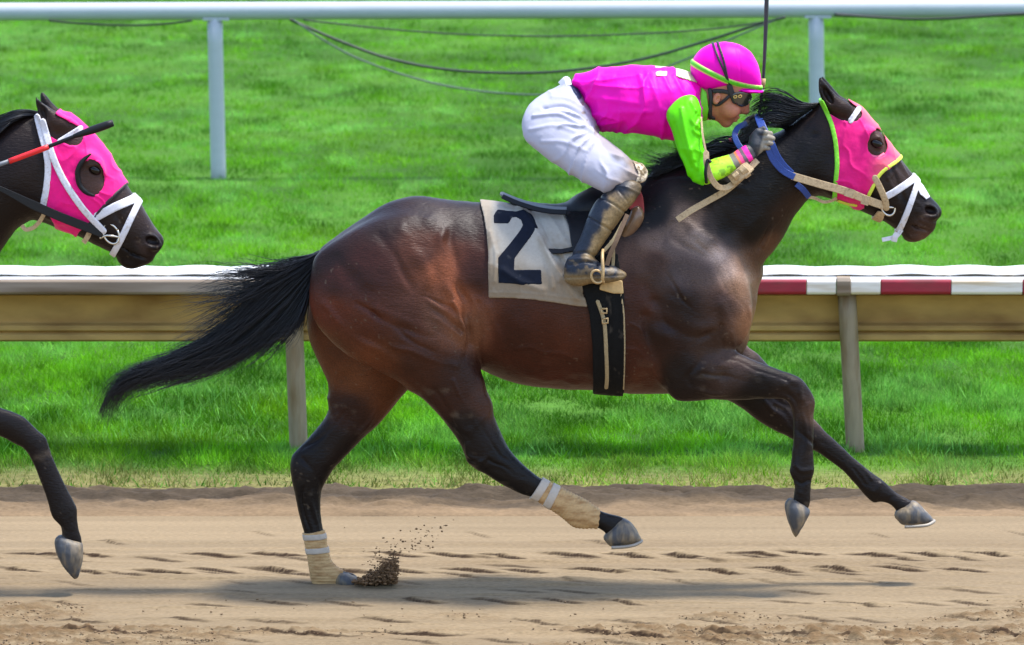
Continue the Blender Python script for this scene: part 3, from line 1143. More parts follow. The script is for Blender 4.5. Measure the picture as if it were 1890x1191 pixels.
ARM_F = [(1310, 640), (1350, 625), (1393, 650), (1408, 664), (1440, 700), (1475, 745), (1504, 775), (1523, 796), (1546, 817), (1577, 846), (1608, 871), (1631, 888), (1652, 908), (1674, 920), (1690, 930), (1695, 945), (1665, 955), (1650, 938),
         (1640, 930), (1624, 926), (1612, 928), (1596, 915), (1577, 892), (1554, 868), (1531, 850), (1508, 834), (1480, 822), (1457, 807), (1430, 794), (1399, 776), (1369, 753), (1345, 739), (1300, 720)]
SHOULDER = [(1215, 470), (1260, 430), (1330, 450), (1375, 510), (1388, 580), (1372, 632), (1320, 650), (1260, 690), (1215, 690), (1195, 610), (1200, 530)]

EYE_N = (1618, 264)


def horse_parts(full=True, near_head=True):
    hp = [(Inflate(TRUNK, 0.285, 0.0, tx=TX), 0.03),
          (Inflate(THIGH_N, 0.150, [(380, -0.125), (700, -0.150)]), 0.05),
          (Inflate(THIGH_F, 0.140, [(380, 0.125), (700, 0.140)]), 0.05),
          (Inflate(LEG_N, 0.072, NEAR), 0.04),
          (Inflate(LEG_F, 0.070, FARS), 0.04),
          (Inflate(SHOULDER, 0.105, -0.130), 0.06),
          (Inflate(SHOULDER, 0.105, 0.130), 0.06),
          (Inflate(ARM_N, 0.066, [(600, -0.15), (760, -0.135)]), 0.035),
          (Inflate(ARM_F, 0.066, [(600, 0.13), (760, 0.12)]), 0.035),
          (Inflate(NECK, 0.150, 0.0), 0.07),
          (Inflate(HEAD, 0.104, 0.0, h=0.003), 0.035)]
    hp += head_detail(HEADMAP)
    return hp


HEADMAP = lambda u, v: (u, v)


def head_detail(f, ears=(EARN, EARN), far_shift=(4, -2)):
    q = lambda u, v, dy: P3(*f(u, v), dy)
    e = [f(*p) for p in ears[0]]
    e2 = [f(p[0] + far_shift[0], p[1] + far_shift[1]) for p in ears[1]]
    out = [(Inflate(e, 0.030, -0.058, h=0.003), 0.012), (Inflate(e2, 0.030, 0.058, h=0.003), 0.012)]
    for s in (-1, 1):
        out += [(Ellipsoid(q(1612, 256, s * 0.082), (0.040, 0.018, 0.026), rot=-0.8), 0.03),          # brow
                (Ellipsoid(q(EYE_N[0], EYE_N[1], s * 0.098), (0.027, 0.018, 0.018), rot=-0.6), 0.010, 's'),
                (Capsule(q(1609, 257, s * 0.094), q(1622, 255, s * 0.094), 0.0075, 0.0065), 0.008), (Capsule(q(1622, 255, s * 0.094), q(1630, 266, s * 0.088), 0.0065, 0.005), 0.008),
                (Ellipsoid(q(1556, 330, s * 0.070), (0.085, 0.036, 0.075), rot=-0.5), 0.04),           # jowl
                (Capsule(q(1622, 298, s * 0.070), q(1678, 352, s * 0.046), 0.013, 0.008), 0.03),       # facial crest
                (Ellipsoid(q(1716, 392, s * 0.046), (0.036, 0.018, 0.026), rot=-0.5), 0.018),          # nostril wing
                (Ellipsoid(q(1719, 390, s * 0.066), (0.028, 0.030, 0.017), rot=-0.30), 0.008, 's'),
                (Capsule(q(1716, 428, s * 0.034), q(1690, 418, s * 0.050), 0.0055, 0.0050), 0.008, 's'), (Capsule(q(1690, 418, s * 0.050), q(1668, 405, s * 0.060), 0.0050, 0.003), 0.008, 's'), (Ellipsoid(q(1686, 436, s * 0.022), (0.028, 0.022, 0.018), rot=-0.3), 0.015),  # mouth
                (Ellipsoid(q(1528, 176, s * 0.075), (0.012, 0.020, 0.036), rot=0.5), 0.014, 's')]       # ear opening
    return out


# coat colours: bay with black points, sand dust dried on the chest and flank folds, grey shoulder sheen painted on
COAT = [(600, 470, (0.020, 0.012, 0.010)), (700, 395, (0.020, 0.013, 0.013)), (790, 380, (0.026, 0.018, 0.018)), (860, 385, (0.020, 0.014, 0.013)), (620, 520, (0.055, 0.020, 0.014)), (610, 570, (0.090, 0.031, 0.018)),
        (680, 500, (0.045, 0.017, 0.012)), (690, 600, (0.060, 0.022, 0.012)), (780, 460, (0.070, 0.030, 0.016)), (815, 500, (0.150, 0.062, 0.028)), (842, 560, (0.150, 0.066, 0.032)), (800, 590, (0.080, 0.046, 0.030)), (760, 600, (0.055, 0.024, 0.015)),
        (700, 660, (0.080, 0.032, 0.013)), (780, 680, (0.050, 0.021, 0.012)), (850, 690, (0.036, 0.018, 0.013)), (860, 610, (0.110, 0.062, 0.036)), (880, 500, (0.050, 0.019, 0.011)), (950, 620, (0.052, 0.018, 0.010)),
        (1020, 680, (0.060, 0.020, 0.010)), (1170, 660, (0.050, 0.018, 0.011)), (1170, 560, (0.050, 0.022, 0.015)), (1190, 700, (0.060, 0.024, 0.012)), (1230, 620, (0.030, 0.016, 0.013)), (1260, 560, (0.024, 0.016, 0.015)),
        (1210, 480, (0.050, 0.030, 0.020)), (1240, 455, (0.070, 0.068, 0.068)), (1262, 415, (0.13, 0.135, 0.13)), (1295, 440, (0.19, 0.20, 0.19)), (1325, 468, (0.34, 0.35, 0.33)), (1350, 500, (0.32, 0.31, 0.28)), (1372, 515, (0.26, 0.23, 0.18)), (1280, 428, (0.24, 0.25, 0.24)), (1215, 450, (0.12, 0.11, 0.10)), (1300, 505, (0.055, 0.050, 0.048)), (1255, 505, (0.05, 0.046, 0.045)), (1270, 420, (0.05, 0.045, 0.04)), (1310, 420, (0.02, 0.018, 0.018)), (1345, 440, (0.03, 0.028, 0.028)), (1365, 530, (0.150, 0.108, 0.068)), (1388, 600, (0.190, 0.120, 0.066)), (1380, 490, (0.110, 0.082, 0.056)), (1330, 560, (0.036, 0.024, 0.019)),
        (1310, 640, (0.040, 0.028, 0.022)), (1260, 690, (0.012, 0.009, 0.009)), (1340, 660, (0.050, 0.038, 0.030)), (1360, 690, (0.040, 0.031, 0.026)), (1400, 722, (0.008, 0.007, 0.008)), (1450, 700, (0.022, 0.018, 0.016)), (1480, 800, (0.013, 0.011, 0.011)), (1480, 900, (0.014, 0.013, 0.013)),
        (1500, 770, (0.060, 0.044, 0.030)), (1430, 760, (0.020, 0.014, 0.013)), (1560, 840, (0.013, 0.011, 0.010)), (1640, 920, (0.012, 0.010, 0.010)),
        (1200, 390, (0.005, 0.004, 0.004)), (1300, 340, (0.004, 0.0035, 0.0035)), (1400, 350, (0.004, 0.0035, 0.0035)), (1480, 280, (0.005, 0.004, 0.004)), (1340, 420, (0.005, 0.004, 0.004)), (1390, 420, (0.005, 0.004, 0.004)), (1450, 400, (0.030, 0.018, 0.011)),
        (1420, 450, (0.070, 0.042, 0.022)), (1400, 480, (0.060, 0.038, 0.022)), (1640, 320, (0.026, 0.018, 0.013)), (1620, 380, (0.010, 0.007, 0.007)), (1690, 385, (0.012, 0.009, 0.008)), (1660, 390, (0.014, 0.010, 0.008)), (1665, 325, (0.035, 0.025, 0.018)), (1712, 436, (0.07, 0.045, 0.03)), (1720, 425, (0.035, 0.024, 0.020)), (1720, 389, (0.006, 0.003, 0.003)), (1708, 402, (0.05, 0.04, 0.036)), (1618, 262, (0.050, 0.030, 0.024)), (1608, 270, (0.060, 0.036, 0.028)), (1618, 280, (0.060, 0.036, 0.028)), (1612, 248, (0.05, 0.03, 0.024)),
        (1540, 200, (0.028, 0.018, 0.013)), (1515, 160, (0.010, 0.007, 0.006)),
        (820, 740, (0.034, 0.016, 0.011)), (860, 800, (0.010, 0.009, 0.010)), (940, 860, (0.008, 0.008, 0.009)), (1110, 970, (0.008, 0.008, 0.009)), (900, 740, (0.060, 0.034, 0.024)),
        (590, 640, (0.080, 0.036, 0.016)), (650, 700, (0.090, 0.042, 0.018)), (640, 760, (0.030, 0.014, 0.010)), (720, 730, (0.080, 0.034, 0.014)), (580, 830, (0.009, 0.008, 0.010)), (565, 920, (0.010, 0.009, 0.010)), (620, 830, (0.016, 0.011, 0.010)), (580, 980, (0.012, 0.011, 0.011))]


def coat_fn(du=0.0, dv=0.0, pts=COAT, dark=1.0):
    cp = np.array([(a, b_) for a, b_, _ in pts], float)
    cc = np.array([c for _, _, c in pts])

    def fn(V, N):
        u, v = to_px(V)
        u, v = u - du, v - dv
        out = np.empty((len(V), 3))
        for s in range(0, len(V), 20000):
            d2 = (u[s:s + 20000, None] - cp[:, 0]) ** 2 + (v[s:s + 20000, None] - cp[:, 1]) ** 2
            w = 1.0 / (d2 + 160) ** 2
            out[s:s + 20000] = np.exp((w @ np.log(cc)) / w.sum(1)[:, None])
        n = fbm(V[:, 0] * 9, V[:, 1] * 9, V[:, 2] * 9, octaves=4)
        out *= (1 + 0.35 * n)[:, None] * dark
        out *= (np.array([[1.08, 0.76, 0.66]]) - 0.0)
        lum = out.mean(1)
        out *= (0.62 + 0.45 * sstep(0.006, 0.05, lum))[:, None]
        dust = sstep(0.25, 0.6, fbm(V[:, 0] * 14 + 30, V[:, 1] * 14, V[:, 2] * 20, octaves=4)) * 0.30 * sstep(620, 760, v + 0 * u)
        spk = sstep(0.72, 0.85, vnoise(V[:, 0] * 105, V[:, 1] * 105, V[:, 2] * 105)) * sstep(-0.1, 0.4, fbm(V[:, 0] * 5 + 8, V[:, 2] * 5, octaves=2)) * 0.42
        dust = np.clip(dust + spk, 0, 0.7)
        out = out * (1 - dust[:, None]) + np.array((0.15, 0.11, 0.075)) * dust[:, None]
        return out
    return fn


# muscle and fold lines: (points, width px, height mm); negative = groove
RELIEF = [([(592, 480), (600, 530), (628, 580), (672, 622), (730, 660), (790, 690)], 15, -3), ([(605, 470), (640, 520), (700, 570), (770, 600)], 18, -1.6),
          ([(690, 578), (725, 600), (760, 612), (800, 622)], 6, -3.5), ([(700, 568), (735, 588), (790, 604)], 8, 3.0),
          ([(832, 430), (838, 480), (848, 530), (862, 580), (872, 640)], 9, -9), ([(815, 440), (822, 490), (835, 540), (852, 580), (858, 600)], 11, 5),
          ([(790, 555), (820, 572), (850, 590)], 6, 3.5), ([(800, 570), (828, 590), (850, 610)], 5, -3.5), ([(795, 585), (825, 603), (846, 622)], 5, 3.5), ([(785, 600), (815, 618), (840, 634)], 5, -2.5),
          ([(803, 408), (815, 425)], 16, 7), ([(862, 595), (855, 620), (840, 650)], 10, 4), ([(868, 640), (855, 665)], 6, -4), ([(895, 720), (900, 745), (890, 700)], 8, 3),
          ([(880, 410), (890, 470), (880, 540)], 22, -5), ([(820, 735), (850, 780), (880, 820)], 9, 3), ([(860, 740), (880, 790), (905, 830)], 8, -3), ([(880, 850), (920, 872), (990, 910)], 7, -2.5),
          ([(640, 700), (650, 760), (600, 830)], 14, -3), ([(720, 735), (680, 790), (610, 860)], 12, 3), ([(575, 850), (572, 930), (585, 980)], 6, -2.5),
          ([(920, 600), (930, 660)], 18, -2), ([(960, 600), (975, 690)], 16, 2), ([(1010, 600), (1020, 700)], 16, -2), ([(1050, 600), (1060, 700)], 14, 1.5),
          ([(1255, 410), (1300, 440), (1340, 470), (1370, 500), (1385, 540)], 12, 7), ([(1245, 440), (1290, 470), (1330, 500), (1350, 540)], 8, -6), ([(1205, 450), (1200, 520), (1215, 590)], 14, -5),
          ([(1180, 460), (1180, 500)], 14, 6), ([(1225, 470), (1240, 520), (1290, 560)], 18, 6), ([(1215, 560), (1240, 600), (1275, 622), (1310, 622)], 9, -6), ([(1240, 560), (1270, 595), (1310, 605)], 12, 5),
          ([(1235, 620), (1270, 660), (1290, 700)], 20, 5), ([(1190, 590), (1205, 650), (1225, 700)], 12, -7), ([(1335, 560), (1350, 590), (1345, 620)], 14, 5), ([(1368, 520), (1375, 570), (1366, 620)], 8, -4),
          ([(1334, 600), (1332, 625), (1338, 640)], 5, -7), ([(1280, 640), (1300, 625), (1320, 615)], 6, -3), ([(1290, 660), (1275, 690), (1278, 710)], 7, -5), ([(1310, 650), (1295, 680)], 8, 4),
          ([(1330, 670), (1390, 690), (1450, 705)], 9, 4), ([(1330, 700), (1400, 708), (1450, 722)], 7, -4), ([(1340, 720), (1420, 722)], 7, 3), ([(1478, 730), (1480, 800), (1482, 850)], 5, -2.5), ([(1495, 745), (1493, 850)], 4, 2.0),
          ([(1410, 740), (1440, 770), (1460, 790)], 6, 4), ([(1395, 690), (1430, 730), (1480, 790)], 6, -3), ([(1520, 812), (1560, 845), (1610, 890)], 5, -2.5),
          ([(1440, 320), (1400, 390), (1360, 450)], 16, 4), ([(1500, 330), (1450, 400), (1400, 470)], 10, -5), ([(1300, 370), (1340, 420), (1380, 470)], 18, -5),
          ([(1655, 310), (1690, 345)], 5, -2.5), ([(1650, 335), (1668, 365), (1680, 390)], 6, -2.5), ([(1640, 345), (1655, 375)], 6, 2.5), ([(1690, 400), (1700, 415), (1712, 425)], 4, -2.5), ([(1700, 395), (1712, 412)], 4, 2),
          ([(1625, 300), (1640, 330)], 7, 2.5), ([(1634, 296), (1652, 330)], 5, -2.5)]


RELIEF += [([(1150, 640), (1180, 655), (1200, 690), (1222, 712)], 3, 2.5), ([(1160, 600), (1185, 618), (1196, 650)], 2.5, 2.2), ([(1225, 500), (1250, 530), (1262, 560), (1290, 578)], 3, -4), ([(1290, 450), (1320, 490), (1335, 530)], 4, -4),
           ([(1310, 440), (1345, 485), (1362, 520)], 4, 4), ([(1240, 415), (1225, 450), (1222, 490)], 6, -4), ([(1345, 500), (1352, 540), (1372, 572)], 3, -4), ([(1350, 610), (1356, 632), (1366, 648)], 3, 3), ([(1376, 560), (1384, 590), (1380, 622)], 4, 4),
           ([(1320, 650), (1360, 668), (1410, 688), (1455, 700)], 3, -4), ([(1300, 690), (1350, 700), (1400, 715)], 3, -4), ([(1290, 720), (1340, 726), (1400, 728)], 4, 4), ([(1462, 700), (1478, 712), (1484, 735)], 5, 5), ([(1458, 728), (1470, 742), (1474, 760)], 5, -5),
           ([(1473, 765), (1474, 810), (1472, 848)], 2.6, -5), ([(1486, 765), (1487, 810), (1486, 850)], 3, 4), ([(1468, 860), (1482, 868), (1498, 866)], 4, 5), ([(1466, 884), (1480, 892), (1496, 886)], 3, -4), ([(1470, 905), (1482, 912)], 4, 3),
           ([(1430, 750), (1455, 775), (1480, 800), (1500, 815)], 4, -4), ([(1530, 830), (1570, 862), (1600, 895)], 2.6, -5), ([(1545, 822), (1580, 852), (1612, 884)], 3, 4), ([(1600, 902), (1620, 905), (1630, 890)], 4, 4), ([(1635, 922), (1650, 918)], 4, -3),
           ([(880, 770), (905, 815), (940, 850)], 3.5, -5), ([(845, 790), (868, 835), (900, 862)], 4, 5), ([(900, 850), (935, 868), (965, 880)], 3, -5), ([(930, 838), (960, 866), (1000, 892)], 3.5, 4), ([(862, 848), (880, 856), (895, 850)], 4, 4), ([(835, 700), (855, 745), (885, 790)], 3, 3.5), ([(800, 720), (835, 770), (858, 815)], 5, -4),
           ([(562, 850), (585, 880), (592, 905)], 5, -5), ([(556, 900), (562, 940), (570, 985)], 2.6, -5), ([(574, 905), (580, 945), (586, 980)], 3, 4), ([(560, 830), (600, 800), (640, 760)], 4, -4), ([(640, 830), (680, 780), (720, 730)], 5, 4),
           ([(620, 480), (660, 520), (700, 540), (760, 545)], 14, -2), ([(600, 560), (640, 610), (700, 650), (760, 680)], 7, 4), ([(660, 560), (720, 600), (770, 640), (830, 660)], 5, -4), ([(720, 640), (780, 660), (840, 680)], 5, 4), ([(740, 420), (770, 470), (790, 520)], 12, 5), ([(700, 430), (730, 480), (760, 530)], 10, -4),
           ([(835, 560), (852, 590), (860, 625), (850, 650)], 4, 6), ([(780, 545), (812, 556), (840, 575)], 3, -4), ([(880, 560), (884, 620), (890, 670)], 6, -5), ([(900, 560), (920, 620), (930, 680)], 9, 3.5), ([(940, 690), (1000, 702), (1080, 708)], 5, 3), ([(960, 640), (1020, 655), (1080, 660)], 4, 2),
           ([(1500, 250), (1460, 300), (1430, 350)], 8, -4), ([(1480, 345), (1440, 400), (1410, 455)], 5, 5), ([(1470, 360), (1425, 420), (1395, 470)], 4, -5), ([(1330, 330), (1380, 350), (1430, 345)], 10, 4),
           ([(1645, 310), (1658, 340), (1672, 372)], 3, -4), ([(1660, 300), (1680, 330), (1698, 360)], 3, 3), ([(1636, 330), (1650, 352), (1662, 385)], 3, 3.5), ([(1690, 372), (1702, 380), (1708, 395)], 3, 4), ([(1700, 410), (1714, 416), (1728, 414)], 2.5, 3), ([(1680, 415), (1695, 425), (1706, 436)], 3, -3), ([(1600, 372), (1625, 390), (1650, 405)], 4, -3),
           ([(1596, 258), (1606, 246), (1620, 244), (1632, 256)], 2.5, 4), ([(1602, 276), (1614, 282), (1628, 278)], 2.5, 3)]


def relief_fn(du=0.0, dv=0.0, only=None):
    def fn(V, N):
        u, v = to_px(V)
        u, v = u - du, v - dv
        a1, a2 = vnoise(u / 28, v / 28), vnoise(u / 28 + 50, v / 28)
        live = np.clip(0.75 + 0.9 * vnoise(u / 34 + 9, v / 34), 0.15, 1.6)
        u, v = u + 5 * a1, v + 5 * a2
        out = np.zeros(len(V))
        side = np.abs(N[:, 1]) ** 0.7
        for pts, w, a in RELIEF:
            q = np.array(pts, float)
            m = 3 * w
            if q[:, 0].min() > u.max() or q[:, 0].max() < u.min():
                continue
            k = (u > q[:, 0].min() - m) & (u < q[:, 0].max() + m) & (v > q[:, 1].min() - m) & (v < q[:, 1].max() + m)
            if not k.any():
                continue
            d = seg_dist(u[k], v[k], spline(q, False, 4), closed=False)
            out[k] += live[k] * a * 0.00150 * np.exp(-(d / (w * 0.95)) ** 2)
        out *= side
        return out + 0.0016 * fbm(V[:, 0] * 20, V[:, 1] * 20, V[:, 2] * 20, octaves=3) + 0.004 * fbm(V[:, 0] * 5 + 3, V[:, 1] * 3, V[:, 2] * 5, octaves=2) * side
    return fn


racehorse = thing('racehorse', 'bay racehorse at full gallop under the rider, pink hood with lime trim', 'horse', P3(980, 1080, 0))
HP = horse_parts()
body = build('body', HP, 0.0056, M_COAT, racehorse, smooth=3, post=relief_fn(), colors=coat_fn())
HLO, HHI = bounds(HP)


# ---- hooves
def hoof(pts, T, yc, parent, shoe=None, carve=None, f=lambda p: p):
    o = build('hoof', [(Inflate([f(p) for p in pts], T, yc, h=0.002, power=0.8), 0.0)], 0.0036, M_HOOF, parent, smooth=1,
              post=lambda V, N: 0.0016 * fbm(V[:, 0] * 60, V[:, 1] * 30, V[:, 2] * 60, octaves=2))
    if shoe:
        pa = np.array([P3(*f(p), yc) for p in shoe])
        V, Q = [], []
        loop = []
        n = len(pa)
        for s in (-1, 1):
            seq = pa if s < 0 else pa[::-1]
            for i, p in enumerate(seq):
                k = i / (n - 1) if s < 0 else 1 - i / (n - 1)
                loop.append(p + np.array([0, s * T * 0.95 * math.sqrt(max(1 - (k * 0.98) ** 4, 0.02)), 0]))
        loop = spline(np.array(loop), False, 4)
        so_ = tube('shoe', loop, 0.0065, M_SHOE, o, 6)
    return o


HOOF_NH = [(1152, 957), (1140, 962), (1126, 975), (1114, 991), (1118, 1000), (1128, 1008), (1150, 1006), (1172, 1003), (1184, 999), (1178, 984), (1166, 967)]
hoof(HOOF_NH, 0.056, NEAR, racehorse, shoe=[(1128, 1007), (1150, 1006), (1170, 1003), (1183, 999)])
HOOF_FF = [(1687, 924), (1672, 932), (1655, 941), (1651, 953), (1660, 964), (1668, 969), (1690, 968), (1712, 966), (1724, 962), (1716, 951), (1704, 938)]
hoof(HOOF_FF, 0.056, 0.12, racehorse, shoe=[(1668, 969), (1690, 968), (1710, 966), (1723, 962)])
HOOF_NF = [(1456, 920), (1472, 924), (1490, 936), (1495, 945), (1488, 960), (1478, 978), (1469, 992), (1463, 984), (1456, 966), (1450, 946), (1449, 930)]
hoof(HOOF_NF, 0.054, -0.135, racehorse)
HOOF_FH = [(624, 1056), (642, 1058), (656, 1063), (664, 1073), (668, 1084), (652, 1090), (630, 1088), (618, 1074)]
hoof(HOOF_FH, 0.054, FARS, racehorse)

# ---- leg bandages
LN = [(Inflate(LEG_N, 0.072, NEAR), 0.0)]
LF = [(Inflate(LEG_F, 0.070, FARS), 0.0)]
REG_N = world_poly([(1006, 880), (1030, 892), (1062, 908), (1092, 926), (1108, 938), (1106, 958), (1102, 984), (1080, 992), (1052, 984), (1020, 955), (980, 926), (988, 914)], NEAR, False)
wrapn = build('bandage', LN, 0.004, M_WRAP, racehorse, 1, HLO, HHI, region=REG_N, offset=0.006, yr=(-0.24, -0.03),
              post=lambda V, N: 0.0014 * np.sin((V[:, 0] * 0.8 - V[:, 2] * 0.6) * 520))
for a, c in (((1000, 884), (984, 930)), ((1018, 892), (1002, 942))):
    pass
for seg in ([(1012, 880), (984, 924)], [(1032, 888), (1006, 940)]):
    build('tape', LN, 0.004, M_TAPE, wrapn, 1, HLO, HHI, region=strap_region(seg, 0.0165, NEAR), offset=0.009, yr=(-0.24, -0.03))
REG_F = world_poly([(556, 984), (602, 978), (604, 1005), (612, 1034), (634, 1054), (632, 1068), (615, 1084), (572, 1084), (566, 1040), (560, 1005)], FARS, False)
wrapf = build('bandage', LF, 0.004, M_WRAP, racehorse, 1, HLO, HHI, region=REG_F, offset=0.006, yr=(0.03, 0.24),
              post=lambda V, N: 0.0014 * np.sin(V[:, 2] * 520))
for seg in ([(552, 992), (612, 988)], [(556, 1018), (616, 1013)]):
    build('tape', LF, 0.004, M_TAPE, wrapf, 1, HLO, HHI, region=strap_region(seg, 0.0115, FARS), offset=0.009, yr=(0.03, 0.24))


# ---- eyes
def eye(parent, c, s):
    x, y, z = c
    a = []
    V, F = [], []
    nu, nv = 16, 10
    for i in range(nv + 1):
        th = math.pi * i / nv
        for j in range(nu):
            ph = 2 * math.pi * j / nu
            ex, ez = 0.026 * math.sin(th) * math.cos(ph), 0.018 * math.sin(th) * math.sin(ph)
            V.append((x + ex * 0.82 + ez * 0.5, y + 0.017 * math.cos(th), z - ex * 0.5 + ez * 0.82))
    for i in range(nv):
        for j in range(nu):
            j2 = (j + 1) % nu
            F.append([i * nu + j, i * nu + j2, (i + 1) * nu + j2, (i + 1) * nu + j])
    return new_mesh_object('eye', V, F, M_EYE, parent)


for s in (-1, 1):
    eye(racehorse, P3(EYE_N[0], EYE_N[1] + 1, s * 0.088), s)


# ---- hair: strands spread between guide lines
def strands(guides, n, R, r0=0.0016, jitter=0.012, clump=8, seg=14, tail=0.75, weights=None):
    """guides: list of lists of (u, v, depth)"""
    G = []
    for g in guides:
        q = spline(np.array(g, float), False, 8)
        L = np.concatenate([[0], np.cumsum(np.linalg.norm(np.diff(q[:, :2], axis=0), axis=1))])
        s = np.linspace(0, L[-1], seg)
        G.append(np.stack([np.interp(s, L, q[:, k]) for k in range(3)], 1))
    G = np.array(G)
    W = np.ones(len(G) - 1) if weights is None else np.array(weights, float)
    W /= W.sum()
    paths, rad = [], []
    tt = np.linspace(0, 1, seg)
    for k in range(n):
        if k % clump == 0:
            i = R.choice(len(G) - 1, p=W)
            t0 = R.random()
            wob0 = R.normal(size=3)
            ln0 = R.uniform(tail, 1.03)
        t = np.clip(t0 + R.normal(0, 0.10), -0.05, 1.05)
        q = G[i] * (1 - t) + G[i + 1] * t
        ln = ln0 * R.uniform(0.85, 1.0)
        q = np.stack([np.interp(tt * ln, tt, q[:, c]) for c in range(3)], 1)
        p = np.array([P3(u, v, d) for u, v, d in q])
        ph = R.uniform(0, 6.28)
        p[:, 0] += jitter * (tt ** 1.5) * (wob0[0] + 0.5 * R.normal() + 0.5 * np.sin(tt * 5 + ph))
        p[:, 1] += 1.6 * jitter * (0.3 + tt) * (0.6 * wob0[1] + 0.8 * R.normal())
        p[:, 2] += 0.9 * jitter * tt * np.sin(tt * 6.5 + 6 * wob0[0]) 
        p[:, 2] += jitter * (tt ** 1.5) * (wob0[2] + 0.5 * R.normal() + 0.6 * np.sin(tt * 6 + ph * 1.3))
        paths.append(p)
        rad.append(r0 * R.uniform(0.7, 1.3) * (1.0 - 0.85 * tt ** 2.2))
    return paths, rad


def hair(name, sets, parent, R):
    A, B = [], []
    for kw in sets:
        a, c = strands(R=R, **kw)
        A += a
        B += c
    V, Q = tubes(A, B, 3)
    return new_mesh_object(name, V, Q, M_HAIR, parent)


RT = np.random.default_rng(21)
d0 = 0.0
TAILG = [[(592, 463, 0), (560, 476, 0), (530, 487, 0), (500, 492, 0), (478, 484, 0), (460, 468, 0), (452, 452, 0)],
         [(592, 466, 0), (545, 487, 0), (500, 503, 0), (450, 512, 0), (400, 510, 0), (350, 518, 0), (310, 524, 0)],
         [(590, 470, 0), (545, 503, 0), (490, 536, 0), (440, 572, 0), (388, 612, 0), (335, 640, 0), (300, 646, 0)],
         [(588, 476, 0), (530, 512, 0), (464, 566, 0), (400, 618, 0), (318, 660, 0), (236, 690, 0), (203, 716, 0), (186, 770, 0)],
         [(586, 484, 0), (535, 532, 0), (470, 590, 0), (400, 642, 0), (320, 678, 0), (245, 704, 0), (212, 730, 0), (196, 782, 0)],
         [(584, 492, 0), (540, 552, 0), (490, 606, 0), (440, 650, 0), (372, 682, 0), (292, 700, 0), (215, 726, 0)],
         [(582, 500, 0), (555, 555, 0), (525, 595, 0), (490, 625, 0), (450, 655, 0), (410, 685, 0), (385, 705, 0)],
         [(580, 506, 0), (566, 550, 0), (550, 585, 0), (530, 610, 0), (515, 625, 0), (500, 632, 0), (490, 640, 0)],
         [(579, 510, 0), (570, 545, 0), (563, 570, 0), (556, 592, 0), (548, 606, 0), (543, 616, 0), (540, 622, 0)]]
hair('tail', [dict(guides=TAILG[2:6], n=900, r0=0.0018, jitter=0.020, clump=12, weights=[0.6, 2.2, 1.6], tail=0.70),
              dict(guides=TAILG[3:6], n=420, r0=0.0019, jitter=0.014, clump=12, weights=[2.4, .8], tail=1.0),
              dict(guides=TAILG[1:7], n=260, r0=0.0015, jitter=0.030, clump=4, weights=[2.2, 1, .6, .6, 1.4], tail=0.6),
              dict(guides=TAILG[0:3], n=330, r0=0.0017, jitter=0.022, clump=6, weights=[1.0, 1.8], tail=0.5),
              dict(guides=TAILG[5:9], n=620, r0=0.0018, jitter=0.020, clump=6, weights=[1.3, 1.5, 1.0], tail=0.8)], racehorse, RT)

MANEG = [[(1512, 190, -.02), (1480, 190, -.03), (1450, 178, -.03), (1420, 172, -.03), (1402, 178, .02), (1386, 188, .03)],
         [(1506, 196, -.02), (1470, 196, -.04), (1435, 184, -.04), (1410, 186, .0), (1392, 198, .02), (1372, 216, .04)],
         [(1495, 204, -.02), (1462, 206, -.05), (1430, 198, -.05), (1405, 204, -.02), (1386, 220, .0), (1362, 240, .03)],
         [(1470, 222, -.02), (1445, 218, -.06), (1425, 214, -.06), (1405, 222, -.06), (1385, 240, -.05), (1350, 262, -.03)],
         [(1450, 238, -.02), (1430, 232, -.07), (1412, 232, -.07), (1398, 242, -.07), (1385, 258, -.06), (1360, 275, -.04)]]
MANE2 = [[(1380, 262, 0), (1350, 252, 0), (1320, 258, 0), (1290, 270, 0), (1255, 276, 0), (1225, 280, 0)],
         [(1340, 276, 0), (1310, 274, 0), (1280, 284, 0), (1245, 290, 0), (1210, 290, 0), (1178, 286, 0)],
         [(1300, 292, -.02), (1270, 292, -.03), (1240, 302, -.03), (1210, 306, -.03), (1185, 304, -.03), (1165, 300, -.02)],
         [(1265, 305, -.02), (1240, 310, -.05), (1215, 318, -.05), (1195, 326, -.05), (1180, 332, -.04), (1168, 338, -.04)]]
hair('mane', [dict(guides=MANEG, n=420, r0=0.0019, jitter=0.010, clump=9, tail=0.6),
              dict(guides=MANE2, n=420, r0=0.0017, jitter=0.011, clump=8, tail=0.6)], racehorse, RT)

# ---- hood
HOODF = [(1517, 186), (1540, 178), (1560, 178), (1575, 184), (1592, 194), (1612, 216), (1630, 240), (1648, 264), (1668, 288), (1658, 296), (1637, 308), (1619, 323), (1607, 345), (1597, 366), (1590, 385), (1575, 384), (1548, 376), (1538, 366),
         (1538, 335), (1541, 300), (1539, 262), (1532, 228), (1524, 205)]


def sub_regions(base, holes):
    pass


HEADP = [p for p in HP[9:]]


